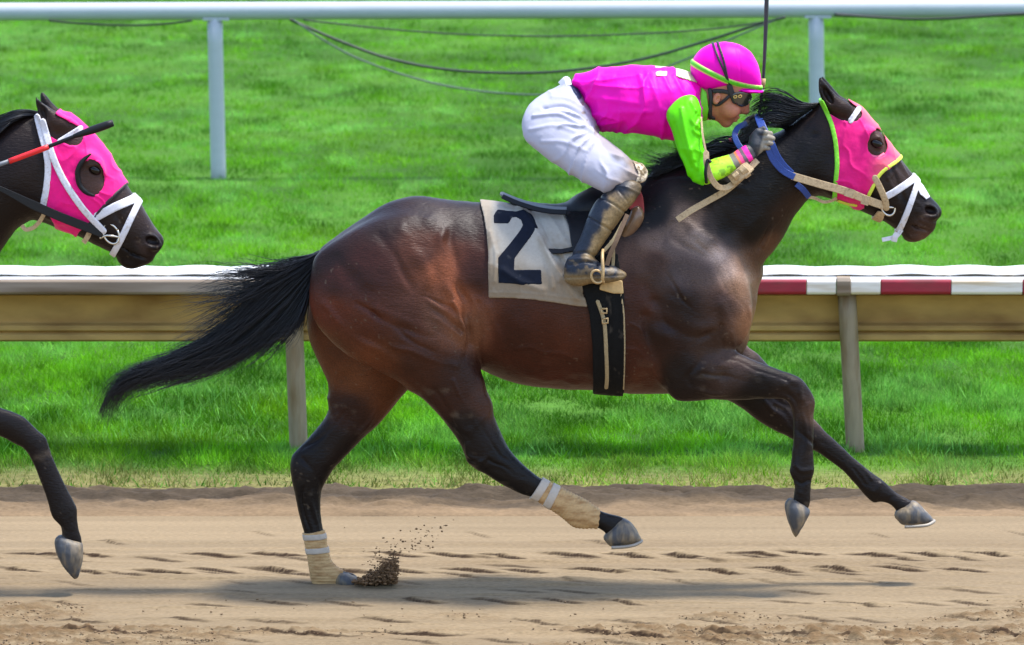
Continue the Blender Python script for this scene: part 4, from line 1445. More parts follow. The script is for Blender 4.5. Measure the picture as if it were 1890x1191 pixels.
def hood_build(parts, outline, holes, trims, parent, f=lambda p: p, dark=1.0, pink=(srgb(236, 24, 128), srgb(240, 120, 120)), lo=None, hi=None):
    pl = world_poly([f(p) for p in outline], 0.0, True, sub=3)
    rl, rh = pl.min(0) - 0.02, pl.max(0) + 0.02
    l, h_ = np.array([rl[0], YH - 0.16, rl[1]]), np.array([rh[0], YH + 0.16, rh[1]])
    D, ax = field(parts, l, h_, 0.0038)
    X, Z = np.meshgrid(ax[0], ax[2], indexing='ij')
    s = poly_sdf(X, Z, pl)
    for hpts in holes:
        s = np.maximum(s, -poly_sdf(X, Z, world_poly([f(p) for p in hpts], 0.0, True, sub=4)))
    D = np.maximum(D - 0.006, s[:, None, :].astype(np.float32))
    D = np.maximum(D, -(field(parts, l, h_, 0.0038)[0] + 0.004))
    V, Q = surface(D, ax, 1)
    N = normals(V, Q)
    V = V + N * (0.0022 * fbm(V[:, 0] * 26, V[:, 1] * 18, V[:, 2] * 26, octaves=3) + 0.0045 * (ridged((V[:, 0] + V[:, 2] * .7) * 26 + vnoise(V[:, 0] * 14, V[:, 2] * 14), (V[:, 2] - V[:, 0]) * 7) ** 4 - 0.2))[:, None]
    u, v = to_px(V)
    return V, Q, u, v


EYEHOLE = [(1617, 236), (1627, 242), (1634, 256), (1636, 272), (1630, 283), (1619, 288), (1606, 284), (1599, 272), (1599, 256), (1605, 242)]
EARHOLE = [(1508, 186), (1516, 150), (1535, 150), (1552, 172), (1572, 190), (1588, 204), (1588, 214), (1578, 221), (1556, 221), (1538, 212), (1524, 203)]
V, Q, u, v = hood_build(HEADP, HOODF, [EYEHOLE, EARHOLE], None, racehorse)
# the front of the hood is a faded salmon panel
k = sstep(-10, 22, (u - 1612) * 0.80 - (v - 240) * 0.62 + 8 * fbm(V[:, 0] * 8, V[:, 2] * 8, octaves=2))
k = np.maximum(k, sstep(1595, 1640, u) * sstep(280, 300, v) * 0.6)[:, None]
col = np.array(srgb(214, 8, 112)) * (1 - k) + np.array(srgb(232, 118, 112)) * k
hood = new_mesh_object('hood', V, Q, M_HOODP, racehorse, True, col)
HB = HEADP
build('hood_trim', HB, 0.0038, M_TRIM, hood, 1, HLO, HHI, region=strap_region([(1515, 186), (1524, 205), (1533, 228), (1540, 262), (1542, 300), (1539, 335), (1538, 366)], 0.0085), offset=0.009, yr=(-.2, .2))
build('hood_trim', HB, 0.0038, M_TRIMY, hood, 1, HLO, HHI, region=strap_region([(1664, 288), (1650, 297), (1634, 306), (1619, 320), (1606, 345), (1598, 362)], 0.0072), offset=0.009, yr=(-.2, .2))
build('hood_trim', HB, 0.0038, M_TRIMY, hood, 1, HLO, HHI, region=strap_region([(1546, 368), (1562, 374), (1578, 377)], 0.006), offset=0.010, yr=(-.2, .2))
M_CUP = mat('salmon_eye_cup', srgb(232, 96, 132), rough=0.5)
for s in (-1, 1):
    cup = spline(np.array([P3(a, c, s * (0.098 - 0.10 * abs(a - 1612) / 100)) for a, c in [(1606, 240), (1597, 256), (1597, 273), (1606, 287), (1620, 291), (1632, 285)]]), False, 6)
    tube('eye_cup', cup, 0.0078, M_CUP, hood, 8)

# ---- bridle
noseband = build('noseband', HB, 0.0034, M_STRAPW, racehorse, 1, HLO, HHI, region=strap_region([(1634, 358), (1650, 349), (1668, 338), (1692, 324)], 0.0135), offset=0.008, yr=(-.2, .2))
build('drop_strap', HB, 0.0034, M_STRAPW, racehorse, 1, HLO, HHI, region=strap_region([(1694, 330), (1684, 356), (1672, 388), (1662, 414), (1654, 432)], 0.0115), offset=0.009, yr=(-.2, .2))
build('cheek_strap', HB, 0.0034, M_STRAPT, racehorse, 1, HLO, HHI, region=strap_region([(1612, 324), (1622, 344), (1631, 366), (1633, 380)], 0.0125), offset=0.010, yr=(-.2, .2))
build('nose_patch', HB, 0.0034, M_STRAPW, racehorse, 1, HLO, HHI, region=world_poly([(1692, 328), (1704, 342), (1716, 362), (1708, 366), (1696, 356), (1690, 344)], 0, False), offset=0.006, yr=(-.2, .2))
build('browband', HB, 0.0034, M_STRAPW, racehorse, 1, HLO, HHI, region=strap_region([(1568, 220), (1577, 208), (1584, 200)], 0.0105), offset=0.008, yr=(-.2, .2))
yb = -0.078
tube('bit_ring', torus_pts(P3(1639, 381, yb), 0.026, 0.036, rot=0.35), 0.0042, M_STEEL, racehorse, 8)
tube('bit_ring', torus_pts(P3(1639, 381, -yb), 0.026, 0.036, rot=0.35), 0.0042, M_STEEL, racehorse, 8)
tube('bit_bar', curve3([(1626, 384, yb - .004), (1636, 383, yb - .008), (1646, 383, yb - .004), (1655, 384, yb + .01)], 4), 0.0042, M_STEEL, racehorse, 8)
build('chin_pad', HB, 0.0034, M_STRAPT, racehorse, 1, HLO, HHI, region=world_poly([(1618, 386), (1632, 388), (1628, 404), (1618, 418), (1607, 420), (1609, 402)], 0, False), offset=0.012, yr=(-.2, .2))
ribbon('strap_end', curve3([(1664, 424, -.05), (1655, 436, -.052), (1642, 440, -.054), (1628, 443, -.06)], 4), 0.016, 0.003, M_STRAPW, racehorse)
ribbon('strap_end', curve3([(1656, 430, -.06), (1652, 438, -.06), (1650, 446, -.055)], 4), 0.022, 0.004, M_STRAPW, racehorse)
# reins: tan leather from the bit, blue rubber grips towards the hands, near and far side
for s in (-1, 1):
    ribbon('rein', curve3([(1631, 380, s * .088), (1600, 369, s * .118), (1560, 353, s * .142), (1510, 339, s * .150), (1462, 325, s * .152)], 6), 0.030, 0.004, M_STRAPT, racehorse)
ribbon('rein_keeper', curve3([(1571, 349, -.146), (1566, 364, -.148)], 3), 0.036, 0.006, M_STRAPT, racehorse)
ribbon('rein_keeper', curve3([(1600, 362, -.126), (1595, 378, -.126)], 3), 0.030, 0.006, M_STRAPT, racehorse)
ribbon('rein_grip', curve3([(1466, 327, -.154), (1445, 315, -.160), (1428, 296, -.168), (1419, 276, -.170), (1414, 258, -.160)], 6), 0.026, 0.006, M_BLUE, racehorse)
ribbon('rein_grip', curve3([(1462, 320, -.150), (1446, 304, -.160), (1434, 286, -.168), (1427, 270, -.172), (1420, 255, -.165)], 6), 0.022, 0.006, M_BLUE, racehorse)
ribbon('rein_grip', curve3([(1414, 250, -.15), (1406, 232, -.12), (1402, 222, -.08), (1400, 216, -.02), (1402, 222, .06)], 6), 0.030, 0.006, M_BLUE, racehorse)
ribbon('rein_grip', curve3([(1392, 290, -.12), (1374, 280, -.115), (1362, 266, -.10), (1356, 250, -.08), (1362, 236, -.04), (1378, 228, .02)], 6), 0.022, 0.006, M_BLUE, racehorse)
ribbon('rein_grip', curve3([(1470, 340, -.135), (1482, 350, -.130), (1493, 364, -.10)], 5), 0.022, 0.006, M_BLUE, racehorse)
ribbon('martingale_strap', curve3([(1492, 364, -.09), (1504, 366, -.085), (1520, 373, -.08), (1534, 371, -.085), (1544, 366, -.10)], 5), 0.012, 0.004, M_STRAPT, racehorse)
# slack end of the reins hanging on the neck
ribbon('rein_end', curve3([(1398, 296, -.19), (1382, 312, -.21), (1368, 328, -.20), (1340, 352, -.185), (1305, 372, -.19), (1275, 389, -.205), (1250, 406, -.215)], 6), 0.024, 0.004, M_STRAPT, racehorse)
ribbon('rein_loop', curve3([(1294, 216, -.20), (1297, 250, -.245), (1303, 282, -.27), (1304, 302, -.28), (1312, 328, -.275), (1326, 345, -.26), (1342, 346, -.235), (1356, 336, -.21)], 6), [0.008] * 12 + [0.022] * 31, 0.004, M_STRAPT, racehorse)
ribbon('rein_knot', curve3([(1350, 333, -.222), (1362, 324, -.236), (1374, 315, -.236), (1383, 306, -.222)], 5), 0.046, 0.014, M_STRAPT, racehorse)
ribbon('knot_wrap', curve3([(1351, 316, -.225), (1359, 324, -.248), (1364, 334, -.225)], 5), 0.024, 0.007, M_STRAPT, racehorse)
ribbon('knot_wrap', curve3([(1364, 306, -.225), (1373, 314, -.250), (1381, 326, -.225)], 5), 0.026, 0.007, M_STRAPT, racehorse)

# ================================================================== TRAILING HORSE
_za, _zb = complex(1517, 190), complex(1738, 388)
_ta, _tb = complex(73, 216), complex(302, 446)
_zr = (_tb - _ta) / (_zb - _za)


def tmap(u, v):
    w = _ta + (complex(u, v) - _za) * _zr
    return (w.real, w.imag)


TD = (-1445, 26)
T_HEAD = [(70, 216), (90, 208), (108, 207), (130, 212), (155, 231), (174, 249), (193, 274), (211, 302), (231, 335), (243, 355), (258, 371), (271, 395), (286, 419), (300, 436), (303, 448), (296, 461), (287, 471), (281, 482), (268, 490),
          (249, 495), (230, 493), (218, 484), (211, 470), (186, 457), (168, 448), (137, 432), (103, 420), (82, 411), (68, 402), (60, 360), (58, 290)]
T_NECK = [(75, 213), (52, 209), (36, 211), (18, 217), (-5, 228), (-60, 252), (-120, 285), (-200, 325), (-255, 364), (-260, 446), (-185, 526), (-105, 556), (-48, 534), (-30, 505), (-10, 480), (3, 461), (16, 442), (30, 424), (48, 411), (66, 402),
          (110, 390), (140, 320), (128, 250), (100, 220)]
T_EARN = [(64, 176), (75, 187), (93, 200), (107, 209), (137, 227), (142, 237), (124, 252), (103, 246), (84, 236), (70, 210)]
T_EARF = [(75, 168), (86, 177), (98, 192), (112, 205), (130, 222), (120, 232), (95, 222), (82, 208), (75, 188)]
T_ARM = [(-222, 745), (-220, 700), (-190, 660), (-140, 655), (-100, 680), (-60, 722), (0, 753), (20, 759), (46, 772), (69, 795), (84, 808), (90, 825), (98, 848), (111, 877), (124, 904), (134, 923), (142, 940), (142, 958), (146, 980), (151, 999), (148, 1012),
         (128, 1012), (112, 998), (114, 988), (112, 972), (98, 958), (92, 943), (85, 917), (75, 890), (62, 858), (46, 830), (28, 820), (0, 806), (-40, 795), (-110, 786), (-190, 776)]
trail = thing('racehorse', 'dark brown trailing horse in a pink hood with black trim and white bridle', 'horse', P3(-460, 1080, 0.0))
TP = [(Inflate(shift(TRUNK, *TD), 0.285, 0.0, tx=[(a + TD[0], k) for a, k in TX], h=0.006), 0.03),
      (Inflate(shift(THIGH_N, *TD), 0.150, [(400, -0.125), (720, -0.150)], h=0.006), 0.05), (Inflate(shift(THIGH_F, *TD), 0.140, [(400, 0.125), (720, 0.14)], h=0.006), 0.05),
      (Inflate(shift(LEG_N, *TD), 0.072, NEAR), 0.04), (Inflate(shift(LEG_F, *TD), 0.070, FARS), 0.04),
      (Inflate(shift(SHOULDER, *TD), 0.105, -0.13, h=0.006), 0.06), (Inflate(shift(SHOULDER, *TD), 0.105, 0.13, h=0.006), 0.06),
      (Inflate(T_ARM, 0.066, [(640, -0.15), (800, -0.135)]), 0.035), (Inflate([(u - 1790, v - 60) for u, v in ARM_F], 0.066, [(600, 0.13), (760, 0.12)]), 0.035),
      (Inflate(T_NECK, 0.150, 0.0), 0.07), (Inflate(T_HEAD, 0.112, 0.0, h=0.003), 0.035)]
TP += head_detail(tmap, ([(0, 0)], [(0, 0)])) if False else []


def trail_head():
    q = lambda u, v, dy: P3(*tmap(u, v), dy)
    out = [(Inflate(T_EARN, 0.030, -0.055, h=0.003), 0.012), (Inflate(T_EARF, 0.028, 0.060, h=0.003), 0.012)]
    for s in (-1, 1):
        out += [(Ellipsoid(P3(172, 304, s * 0.088), (0.044, 0.018, 0.028), rot=-0.9), 0.03), (Ellipsoid(P3(175, 313, s * 0.105), (0.029, 0.018, 0.020), rot=-0.65), 0.010, 's'),
                (Capsule(P3(165, 306, s * 0.100), P3(180, 303, s * 0.100), 0.0085, 0.0075), 0.008), (Capsule(P3(180, 303, s * 0.100), P3(189, 316, s * 0.094), 0.0075, 0.005), 0.008),
                (Ellipsoid(q(1556, 326, s * 0.074), (0.09, 0.036, 0.08), rot=-0.55), 0.04), (Capsule(q(1622, 298, s * 0.074), q(1678, 352, s * 0.050), 0.013, 0.008), 0.03),
                (Ellipsoid(P3(281, 448, s * 0.050), (0.040, 0.018, 0.028), rot=-0.5), 0.018), (Ellipsoid(P3(282, 446, s * 0.070), (0.030, 0.030, 0.020), rot=-0.30), 0.008, 's'),
                (Capsule(P3(272, 478, s * 0.036), P3(246, 468, s * 0.052), 0.0060, 0.0052), 0.008, 's'), (Capsule(P3(246, 468, s * 0.052), P3(222, 452, s * 0.064), 0.0052, 0.003), 0.008, 's'), (Ellipsoid(P3(238, 486, s * 0.022), (0.030, 0.022, 0.018), rot=-0.3), 0.015), (Ellipsoid(P3(78, 205, s * 0.078), (0.012, 0.024, 0.036), rot=0.4), 0.014, 's')]
    return out


TP += trail_head()
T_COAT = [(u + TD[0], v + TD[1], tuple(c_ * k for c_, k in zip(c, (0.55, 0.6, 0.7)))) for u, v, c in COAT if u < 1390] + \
         [(60, 300, (0.016, 0.011, 0.010)), (30, 400, (0.012, 0.009, 0.009)), (0, 300, (0.012, 0.008, 0.008)), (230, 380, (0.024, 0.017, 0.014)), (170, 430, (0.012, 0.009, 0.009)), (240, 470, (0.008, 0.007, 0.008)), (268, 455, (0.05, 0.045, 0.045)), (282, 446, (0.006, 0.003, 0.003)), (292, 425, (0.05, 0.045, 0.045)),
          (255, 400, (0.028, 0.020, 0.016)), (110, 220, (0.040, 0.026, 0.019)), (70, 190, (0.012, 0.009, 0.008)), (170, 335, (0.055, 0.038, 0.032)), (160, 345, (0.06, 0.04, 0.034)), (182, 340, (0.06, 0.04, 0.034)), (165, 300, (0.05, 0.034, 0.028)), (20, 790, (0.013, 0.012, 0.012)), (80, 860, (0.012, 0.011, 0.013)), (120, 950, (0.013, 0.012, 0.013)), (-30, 520, (0.02, 0.014, 0.012))]
_rel = list(RELIEF)
RELIEF[:] = [(shift(p, *TD), w, a) for p, w, a in RELIEF if p[0][0] < 1390 and p[0][1] < 650] + [([(215, 345), (205, 380)], 6, -2.5), ([(208, 385), (225, 420), (228, 450)], 6, -2.5), ([(190, 345), (205, 372)], 7, 2.5), ([(262, 455), (270, 475)], 4, 2), ([(250, 445), (255, 475)], 5, -2)]
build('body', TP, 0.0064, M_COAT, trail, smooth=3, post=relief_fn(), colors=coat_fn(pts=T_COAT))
RELIEF[:] = _rel
TLO, THI = bounds(TP)
for s in (-1, 1):
    eye(trail, P3(175, 314, s * 0.095), s)
hoof([(114, 988), (130, 994), (150, 1001), (153, 1018), (152, 1034), (146, 1062), (139, 1069), (131, 1062), (116, 1044), (104, 1020), (101, 1000), (106, 990)], 0.056, -0.135, trail)
hoof(shift(HOOF_NH, *TD), 0.056, NEAR, trail)
hoof(shift(HOOF_FH, *TD), 0.056, FARS, trail)
hoof([(u - 1790, v - 60) for u, v in HOOF_FF], 0.056, 0.12, trail)
TH = TP[9:]
T_HOOD = [(108, 203), (132, 207), (160, 230), (180, 248), (199, 273), (217, 300), (238, 334), (231, 342), (214, 357), (199, 372), (183, 391), (168, 410), (150, 424), (138, 440), (118, 436), (102, 426), (102, 408), (90, 384), (94, 345), (97, 300), (98, 262), (97, 244), (99, 225)]
T_EYEH = [(172, 290), (187, 298), (195, 315), (195, 335), (187, 352), (175, 357), (162, 352), (152, 338), (149, 320), (152, 304), (160, 294)]
T_EARH = [(80, 215), (95, 200), (112, 212), (132, 222), (150, 234), (158, 246), (150, 262), (132, 266), (115, 258), (100, 250), (85, 235)]
V, Q, u, v = hood_build(TH, T_HOOD, [T_EYEH, T_EARH], None, trail)
k = sstep(0.1, 0.6, fbm(V[:, 0] * 10, V[:, 1] * 8, V[:, 2] * 10, octaves=3))[:, None] * 0.35
thood = new_mesh_object('hood', V, Q, M_HOODP, trail, True, np.array(srgb(232, 6, 120)) * (1 - k) + np.array(srgb(244, 40, 150)) * k)
build('hood_trim', TH, 0.0038, M_TRIMB, thood, 1, TLO, THI, region=strap_region([(235, 338), (214, 356), (199, 371), (182, 391), (167, 410)], 0.005), offset=0.009, yr=(-.2, .2))
cup = spline(np.array([P3(a, c, d) for a, c, d in [(168, 284, -.118), (152, 298, -.122), (143, 318, -.122), (147, 342, -.118), (160, 356, -.116), (175, 362, -.112)]]), False, 6)
tube('eye_cup', cup, np.concatenate([np.linspace(.003, .010, 8), np.full(len(cup) - 16, .010), np.linspace(.010, .003, 8)]), M_BLACKL, thood, 8)
build('crown_strap', TH, 0.0036, M_STRAPW, trail, 1, TLO, THI, region=strap_region([(71, 214), (80, 244), (89, 275), (93, 305), (90, 343), (82, 382)], 0.0125), offset=0.010, yr=(-.25, .25))
build('cheek_strap', TH, 0.0036, M_STRAPW, trail, 1, TLO, THI, region=strap_region([(82, 222), (98, 274), (110, 304), (126, 334), (155, 377), (176, 402), (194, 422)], 0.0125), offset=0.014, yr=(-.25, .25))
build('noseband', TH, 0.0036, M_STRAPW, trail, 1, TLO, THI, region=strap_region([(184, 394), (215, 378), (254, 363)], 0.0165), offset=0.008, yr=(-.2, .2))
build('drop_strap', TH, 0.0036, M_STRAPW, trail, 1, TLO, THI, region=strap_region([(258, 370), (244, 400), (226, 438), (208, 470)], 0.0125), offset=0.009, yr=(-.2, .2))
build('browband', TH, 0.0036, M_STRAPW, trail, 1, TLO, THI, region=strap_region([(114, 257), (132, 246), (150, 235)], 0.0105), offset=0.009, yr=(-.2, .2))
tube('bit_ring', torus_pts(P3(205, 432, -.088), 0.028, 0.040, rot=0.5), 0.0042, M_STEEL, trail, 8)
tube('bit_ring', torus_pts(P3(205, 432, .088), 0.028, 0.040, rot=0.5), 0.0042, M_STEEL, trail, 8)
tube('bit_bar', curve3([(184, 440, -.092), (196, 435, -.098), (208, 436, -.098), (220, 438, -.085)], 4), 0.0042, M_STEEL, trail, 8)
ribbon('rein', curve3([(-260, 250, -.22), (-120, 292, -.22), (0, 348, -.185), (60, 378, -.165), (120, 404, -.135), (190, 431, -.098)], 8), [0.010] * 12 + list(np.linspace(.010, .034, 13)) + [0.034] * 16, 0.004, M_BLACKL, trail)
ribbon('rein', curve3([(-260, 250, .22), (-120, 292, .22), (0, 348, .185), (60, 378, .165), (120, 404, .135), (190, 431, .098)], 8), 0.03, 0.004, M_BLACKL, trail)
ribbon('martingale_strap', curve3([(82, 394, -.11), (74, 408, -.10), (62, 420, -.09), (48, 424, -.085), (40, 416, -.08)], 5), 0.016, 0.004, M_STRAPT, trail)
ribbon('chin_strap', curve3([(166, 428, -.08), (160, 440, -.08), (154, 448, -.075)], 5), 0.020, 0.005, M_STRAPT, trail)
RT2 = np.random.default_rng(5)
hair('mane', [dict(guides=[[(76, 208, -.01), (50, 203, -.03), (20, 208, -.04), (-20, 226, -.05), (-60, 250, -.05), (-90, 280, -.05)],
                           [(66, 214, -.02), (40, 214, -.06), (10, 224, -.08), (-20, 244, -.08), (-50, 268, -.08), (-90, 300, -.08)],
                           [(40, 218, -.02), (15, 230, -.08), (-5, 246, -.10), (-30, 266, -.10), (-60, 290, -.10), (-90, 320, -.10)],
                           [(-60, 254, -.02), (-80, 270, -.08), (-110, 295, -.11), (-140, 320, -.11), (-170, 340, -.11), (-200, 360, -.11)]], n=520, r0=0.0019, jitter=0.008, clump=9, tail=0.7)], trail, RT2)
hair('tail', [dict(guides=[shift(g, *TD) for g in TAILG[2:7]], n=500, r0=0.003, jitter=0.012, clump=10, tail=0.7)], trail, RT2)
M_WHIPR = mat('red_whip_grip', srgb(214, 30, 34), rough=0.45)
M_WHIPG = mat('grey_whip_foam', srgb(96, 100, 106), rough=0.5)
whip2 = thing('riding_whip', 'black riding whip with a red band lying across the neck of the trailing horse', 'whip', P3(90, 270, -.30))
wp = lambda a, c, n=8: np.array([P3(a[0] + (c[0] - a[0]) * t, a[1] + (c[1] - a[1]) * t, -.30) for t in np.linspace(0, 1, n)])
tube('handle', wp((-170, 362), (19, 297)), 0.0085, M_WHIPG, whip2, 10)
tube('band', wp((17, 298), (90, 271)), 0.0105, M_WHIPR, whip2, 10)
tube('shaft', wp((88, 271.5), (142, 250)), 0.0075, M_BLACKL, whip2, 10)
tube('flap', wp((136, 252), (209, 227)), [0.008, .011, .013, .015, .0155, .0155, .015, .013], M_BLACKL, whip2, 10)

# ================================================================== SADDLE CLOTH, SADDLE
def surf_dy(u, v):
    """how far the near flank of the leading horse stands out from its middle plane at this height"""
    x, z = P(u, v, YH - 0.2)
    ys = np.linspace(YH - 0.45, YH, 180)
    D = np.full(180, 0.3)
    for p in HP[:9]:
        d = p[0].dist(np.array([x]), ys, np.array([z]))[0, :, 0]
        D = np.minimum(D, d)
    k = np.nonzero(D < 0)[0]
    return ys[k[0]] - YH if len(k) else 0.0


TRK = HP[:10]
M_CLOTH = mat('dirty_canvas_cloth', attr=True, rough=0.85, noise=0.07, nscale=(40, 40, 40), bump=0.3, bscale=220, bdist=0.002)
M_NUM = mat('navy_numeral_print', srgb(8, 16, 32), rough=0.8, spec=0.2, noise=0.2, nscale=(30, 30, 30), color2=srgb(60, 62, 66), cramp=(0.64, 0.80))
CLOTH = [(884, 374), (890, 355), (910, 350), (950, 350), (1010, 365), (1060, 350), (1090, 380), (1085, 470), (1076, 527), (1084, 562), (1060, 560), (1037, 556), (1010, 552), (989, 549), (950, 547), (902, 547), (901, 510), (901, 468), (898, 430), (892, 400)]
FOLDS = [([(960, 385), (985, 420), (1000, 450), (1030, 500), (1065, 550)], 8, 12), ([(975, 380), (1000, 410), (1020, 450), (1050, 500), (1078, 545)], 6, -9), ([(1010, 395), (1035, 430), (1050, 455)], 6, 4), ([(905, 385), (930, 400), (960, 400)], 10, 3), ([(1040, 400), (1050, 430)], 5, 4),
         ([(905, 540), (980, 542), (1070, 552)], 3.5, 2.0), ([(903, 400), (906, 460), (906, 530)], 3.5, 2.0), ([(930, 500), (960, 520), (1000, 535)], 9, 7), ([(1000, 440), (1015, 490), (1020, 530)], 7, 7), ([(905, 430), (915, 470), (912, 520)], 6, 6), ([(1015, 470), (1030, 520), (1040, 548)], 7, 4)]


def lines_post(lines, extra=None):
    def fn(V, N):
        u, v = to_px(V)
        out = np.zeros(len(V))
        for pts, w, a in lines:
            d = seg_dist(u, v, spline(np.array(pts, float), False, 4), closed=False)
            out += a * 0.001 * np.exp(-(d / (0.75 * w)) ** 2)
        if extra is not None:
            out = out + extra(u, v, V)
        return out
    return fn


def cloth_col(V, N):
    u, v = to_px(V)
    n = fbm(V[:, 0] * 9, V[:, 2] * 9, octaves=5)
    k = np.clip(sstep(455, 550, v + 45 * n) * 0.75 + sstep(915, 898, u + 6 * n) * 0.5 + 0.5 * sstep(0.1, 0.5, fbm(V[:, 0] * 16, V[:, 2] * 16 + 7, octaves=4)) * sstep(400, 470, v), 0, 0.85)[:, None]
    return np.array(srgb(160, 153, 142)) * (1 - k) + np.array(srgb(122, 103, 78)) * k


cloth = build('saddle_cloth', TRK, 0.0045, M_CLOTH, None, 1, HLO, HHI, region=world_poly(CLOTH, -0.2, False), offset=0.012, yr=(-.36, .36), post=lines_post(FOLDS, lambda u, v, V: 0.0016 * fbm(V[:, 0] * 18, V[:, 2] * 18, octaves=3)), colors=cloth_col)
tag(cloth, 'dirty white saddle cloth with a dark number 2 under the saddle', 'saddle cloth')
DIGIT = [(911, 417), (911, 406), (919, 396), (930, 393), (962, 393), (974, 394), (985, 405), (988, 413), (988, 428), (980, 440), (950, 478), (949, 499), (999, 498), (1000, 524), (920, 523), (920, 477), (960, 430), (965, 421), (962, 412), (952, 408), (944, 409), (938, 418)]
reg = world_poly(DIGIT, -0.27, False)
num = build('numeral', TRK, 0.0032, M_NUM, None, 1, HLO, HHI, region=reg, offset=0.0145, yr=(-.40, -.1), post=lines_post(FOLDS, lambda u, v, V: 0.0016 * fbm(V[:, 0] * 18, V[:, 2] * 18, octaves=3)))
num.parent = cloth

saddle = thing('racing_saddle', 'small black racing saddle with girth and stirrups on the leading horse', 'saddle', P3(1080, 390, 0))
M_SADDLE = mat('saddle_leather', (0.006, 0.006, 0.008), rough=0.5, spec=0.25, bump=0.2, bscale=120, noise=0.2, nscale=(20, 20, 20))
M_PADEDGE = mat('grey_pad_edge', srgb(120, 124, 130), rough=0.6)
M_GIRTH = mat('black_girth_web', (0.006, 0.006, 0.006), rough=0.85, spec=0.15, bump=0.4, bscale=160, noise=0.2, nscale=(30, 30, 12), color2=(0.06, 0.05, 0.04), cramp=(0.62, 0.8))
M_ROLL = mat('brown_leather_roll', srgb(104, 78, 58), rough=0.3, noise=0.2, nscale=(14, 14, 14), color2=srgb(140, 104, 66), cramp=(0.45, 0.65), coat=0.3)
M_REDC = mat('dusty_red_cloth', srgb(150, 56, 54), rough=0.8, noise=0.1, nscale=(30, 30, 30))
M_MUDW = mat('muddy_webbing', srgb(150, 132, 98), rough=0.8, noise=0.25, nscale=(50, 50, 50))
M_LEA = mat('stirrup_leather', srgb(112, 86, 62), rough=0.6, noise=0.2, nscale=(50, 50, 50))
M_IRON = mat('muddy_stirrup_iron', srgb(176, 146, 100), rough=0.5, metal=0.2, noise=0.2, nscale=(60, 60, 60))
build('seat', [(Inflate([(934, 364), (960, 369), (1000, 376), (1040, 376), (1062, 362), (1095, 346), (1125, 344), (1155, 352), (1172, 362), (1180, 376), (1170, 400), (1100, 420), (1045, 408), (1000, 394), (960, 384), (938, 372)], 0.135, 0.0, power=0.7), 0.01)], 0.0055, M_SADDLE, saddle, 2)
for s in (-1, 1):
    e = curve3([(924, 357, s * .06), (950, 368, s * .085), (985, 379, s * .105), (1020, 385, s * .12), (1046, 386, s * .13)], 6)
    pe = ribbon('pad_edge', e, [0.010] + [0.018] * (len(e) - 2) + [0.016], 0.010, M_PADEDGE, saddle, up=(0, s * 0.6, 0.8))
    e2 = curve3([(928, 363, s * .075), (955, 375, s * .105), (990, 386, s * .125), (1020, 391, s * .14), (1046, 392, s * .15)], 6)
    ribbon('pad_binding', e2, 0.018, 0.010, M_SADDLE, saddle, up=(0, s * 1, 0.4))
FLAP = [(1040, 392), (1046, 372), (1075, 356), (1110, 346), (1150, 355), (1168, 380), (1150, 420), (1120, 455), (1090, 480), (1066, 474), (1055, 452), (1050, 420)]
build('flap', TRK, 0.0045, M_SADDLE, saddle, 2, HLO, HHI, region=world_poly(FLAP, -0.22, True), offset=0.024, yr=(-.40, .40))
build('surcingle_end', TRK, 0.004, M_SADDLE, saddle, 1, HLO, HHI, region=strap_region([(1012, 464), (1035, 465), (1062, 460)], 0.0085, -0.26), offset=0.022, yr=(-.4, .4))
girth = build('girth', TRK, 0.005, M_GIRTH, saddle, 1, HLO, HHI, region=world_poly([(1074, 470), (1074, 527), (1088, 580), (1094, 640), (1096, 722), (1096, 745), (1152, 745), (1153, 640), (1152, 541), (1140, 470)], -0.27, False), offset=0.016, yr=(-.42, .42),
              post=lines_post([([(1146, 545), (1149, 640), (1150, 722)], 4, 3), ([(1090, 560), (1098, 640), (1100, 720)], 4, 2.5), ([(1125, 560), (1130, 720)], 6, -2)]))
build('girth_strap', TRK, 0.004, M_MUDW, girth, 1, HLO, HHI, region=strap_region([(1103, 556), (1110, 575), (1116, 600), (1119, 650), (1121, 700), (1120, 724)], 0.0075, -0.28), offset=0.021, yr=(-.42, -.1))
for (a, c) in (((1108, 574), (1122, 574)), ((1110, 593), (1124, 592))):
    dy = surf_dy(1115, 580) - 0.027
    tube('buckle', np.array([P3(*p_) for p_ in [(a[0] + 2, a[1] - 4, dy), (c[0] - 2, c[1] - 4, dy), (c[0] - 2, c[1] + 4, dy), (a[0] + 2, a[1] + 4, dy), (a[0] + 2, a[1] - 4, dy)]]), 0.0038, M_IRON, girth, 6)
build('girth_edging', TRK, 0.004, M_MUDW, girth, 1, HLO, HHI, region=strap_region([(1146, 540), (1151, 580), (1153, 640), (1152, 728)], 0.0035, -0.28), offset=0.019, yr=(-.42, .42))
dr = surf_dy(1165, 415)
for s in (-1, 1):
    roll = build('knee_roll', [(Inflate([(1158, 404), (1166, 386), (1178, 380), (1187, 388), (1188, 404), (1178, 422), (1160, 440), (1146, 447), (1140, 441), (1146, 428)], 0.030, s * abs(dr - 0.012), h=0.002), 0.0)], 0.004, M_ROLL, saddle, 1)
build('wither_pad', TRK, 0.0045, M_REDC, saddle, 1, HLO, HHI, region=world_poly([(1160, 385), (1164, 362), (1178, 350), (1187, 365), (1188, 394), (1176, 388)], -0.15, True), offset=0.030, yr=(-.40, .40))
dg = surf_dy(1128, 530)
build('girth_guard', TRK, 0.004, mat('tan_leather_guard', srgb(176, 146, 96), rough=0.6, noise=0.15, nscale=(40, 40, 40)), saddle, 1, HLO, HHI, region=world_poly([(1108, 524), (1128, 516), (1149, 518), (1151, 542), (1130, 541), (1106, 534)], -0.28, False), offset=0.024, yr=(-.42, -.1))

